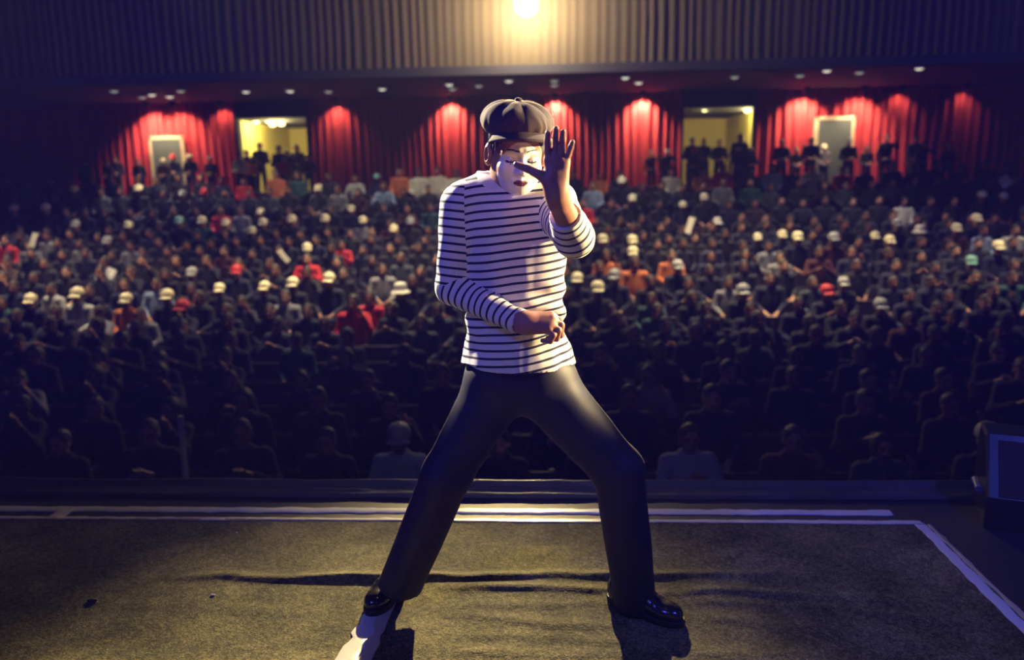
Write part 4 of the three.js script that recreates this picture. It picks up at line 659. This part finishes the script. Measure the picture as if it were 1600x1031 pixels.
{ // the far rest of the crowd
  const list = [], M4 = new THREE.Matrix4(), add = (geo, c, m) => { const n = geo.index ? geo.toNonIndexed() : geo.clone(); for (const k of Object.keys(n.attributes)) if (!['position', 'normal'].includes(k)) n.deleteAttribute(k); n.applyMatrix4(m); const C = new Float32Array(n.attributes.position.count * 3); for (let i = 0; i < C.length; i += 3) { C[i] = c[0]; C[i + 1] = c[1]; C[i + 2] = c[2]; } n.setAttribute('color', new THREE.BufferAttribute(C, 3)); list.push(n); };
  for (const p of alive) {
    if (single.has(p)) continue;
    const pose = p.pose === 'clap' ? 'clap' : 'rest', m = M4.clone().compose(V(p.x, p.fy, -p.d), new THREE.Quaternion().setFromAxisAngle(V(0, 1, 0), p.turn), V(p.scale, p.scale, p.scale)), mh = m.clone().multiply(new THREE.Matrix4().makeTranslation(0, 1.2, 0));
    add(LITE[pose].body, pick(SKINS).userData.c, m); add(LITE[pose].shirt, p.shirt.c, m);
    if (p.hat) { const c = HATS[p.hat === 'bucket' ? 'white' : p.hat].color.toArray(); add(capCrownG, c, mh); add(capBillG, c, mh); } else add(hairG, HAIRS[0].userData.c, mh);
  }
  if (list.length) tag(mesh('seated_crowd', mergeGeometries(list), mat([1, 1, 1], 0.75, { vertexColors: true })), 'dense crowd of seated spectators in the farthest rows before the curtains', 'crowd', null, 'stuff');
}
// benches under the rows
ROWS.forEach(([d, fy], r) => {
  const x0 = Math.max(XL + 0.05, at(-60, 400, -d).x), x1 = Math.min(XR - 0.05, at(1660, 400, -d).x), w = x1 - x0, g = base('audience_bench', V((x0 + x1) / 2, fy, -d));
  tag(g, `long dark bench under the ${ORD[r]} row of spectators from the stage`, 'bench', 'benches in the hall');
  mesh('seat', rbox(w, 0.05, 0.36, 0.015, 0, 0.385, -0.03), M.bench, g); mesh('backrest', rbox(w, 0.3, 0.03, 0.012, 0, 0.66, -0.235), M.bench, g);
  for (let k = 0; k <= Math.floor(w / 2.4); k++) { const x = -w / 2 + 0.15 + k * 2.4; mesh('leg', merge([boxG(0.05, 0.36, 0.3, x, 0.18, -0.03), boxG(0.05, 0.82, 0.03, x, 0.41, -0.265)]), M.bench, g); }
});
// sheets of paper held up
const paperM = mat([0.85, 0.8, 0.68], 0.7);
for (const [px, py, d, w, h, tilt, label] of [[1428, 265, 22.9, 0.28, 0.36, 0.25, 'bright white paper sheet held up at right below the grey door'], [1466, 271, 22.9, 0.17, 0.33, 0.1, 'narrow cream paper held up at right beside the bright sheet'], [1571, 283, 21.2, 0.28, 0.28, 0.6, 'square cream paper held up slantwise at far right'], [52, 376, 17.6, 0.14, 0.36, -0.3, 'upright cream paper held up at far left'], [1078, 352, 17.6, 0.13, 0.36, -0.3, 'upright cream paper held up right of the performer'], [443, 400, 15.4, 0.1, 0.3, 0.7, 'slanting cream paper held up left of the performer']]) {
  const g = rbox(w, h, 0.006, 0.003); g.rotateZ(tilt); g.rotateX(-0.25); const p = at(px, py, -d + 0.35), o = mesh('paper_sheet', g, paperM); o.position.copy(p); tag(o, label, 'paper', 'papers held up in the audience');
}

// ------------------------------------------------------------------ odds and ends below and beside the stage
{ // pale stand in front of the first row, left
  const a = at(282, 650, -5.6), b = V(a.x - 0.02, -1.98, -5.6), g = base('camera_stand', b), L = a.clone().sub(b), m = mat([0.35, 0.38, 0.45], 0.5);
  tag(g, 'pale upright stand in front of the first row at left', 'stand');
  mesh('pole', bar(V(0, 0.5, 0), L, 0.022, 14), m, g);
  for (const t of [0, 2.1, 4.2]) mesh('leg', bar(V(0, 0.62, 0), V(0.34 * Math.cos(t), 0.01, 0.34 * Math.sin(t)), 0.014), m, g);
  mesh('clamp', bar(L.clone().add(V(-0.01, -0.08, 0)), L.clone().add(V(0.07, -0.1, 0)), 0.012), M.lampBody, g); mesh('collar', cyl(0.032, 0.032, 0.06, 16, 0.62), M.lampBody, g);
}
{ // stage monitor at the right edge
  const p = onFloor(1612, 790), g = base('stage_monitor', V(p.x - 0.03, 0, p.z + 0.14), -0.35);
  const s = new THREE.Shape(); s.moveTo(-0.17, 0); s.lineTo(0.17, 0); s.lineTo(0.17, 0.12); s.lineTo(0.02, 0.33); s.lineTo(-0.13, 0.33); s.closePath();
  const c = new THREE.ExtrudeGeometry(s, { depth: 0.46, bevelEnabled: true, bevelSize: 0.012, bevelThickness: 0.012, bevelSegments: 2 }); c.translate(0, 0.012, -0.23); c.rotateY(-Math.PI / 2);
  tag(g, 'black wedge stage monitor with blue-lit edges at the right picture edge', 'speaker');
  mesh('cabinet', c, mat([0.012, 0.012, 0.02], 0.3), g);
  mesh('grille', (() => { const q = rbox(0.4, 0.24, 0.012, 0.005); q.rotateX(-0.62); q.translate(0, 0.235, 0.108); return q; })(), mat([0.006, 0.006, 0.008], 0.7), g);
  mesh('handle', bar(V(-0.253, 0.12, -0.06), V(-0.253, 0.12, 0.06), 0.014), mat([0.1, 0.12, 0.4], 0.35), g);
}
for (const [px, py, r] of [[145, 944, 0.012], [333, 934, 0.006], [370, 836, 0.004]]) { const p = onFloor(px, py), g = new THREE.IcosahedronGeometry(r, 1); g.scale(1.6, 0.5, 1); const o = mesh('lint_scrap', g, px === 145 ? M.black : tapeWhite); o.position.set(p.x, clothY(p.x, p.z) + r * 0.4, p.z); tag(o, px === 145 ? 'small dark scrap on the floor cloth at left' : px === 333 ? 'tiny pale scrap on the floor cloth left of the tape' : 'tiniest pale speck far back on the floor cloth', 'scrap'); }

scene.traverse((o) => { if (o.isMesh) o.castShadow = o.receiveShadow = true; });
renderer.render(scene, camera);
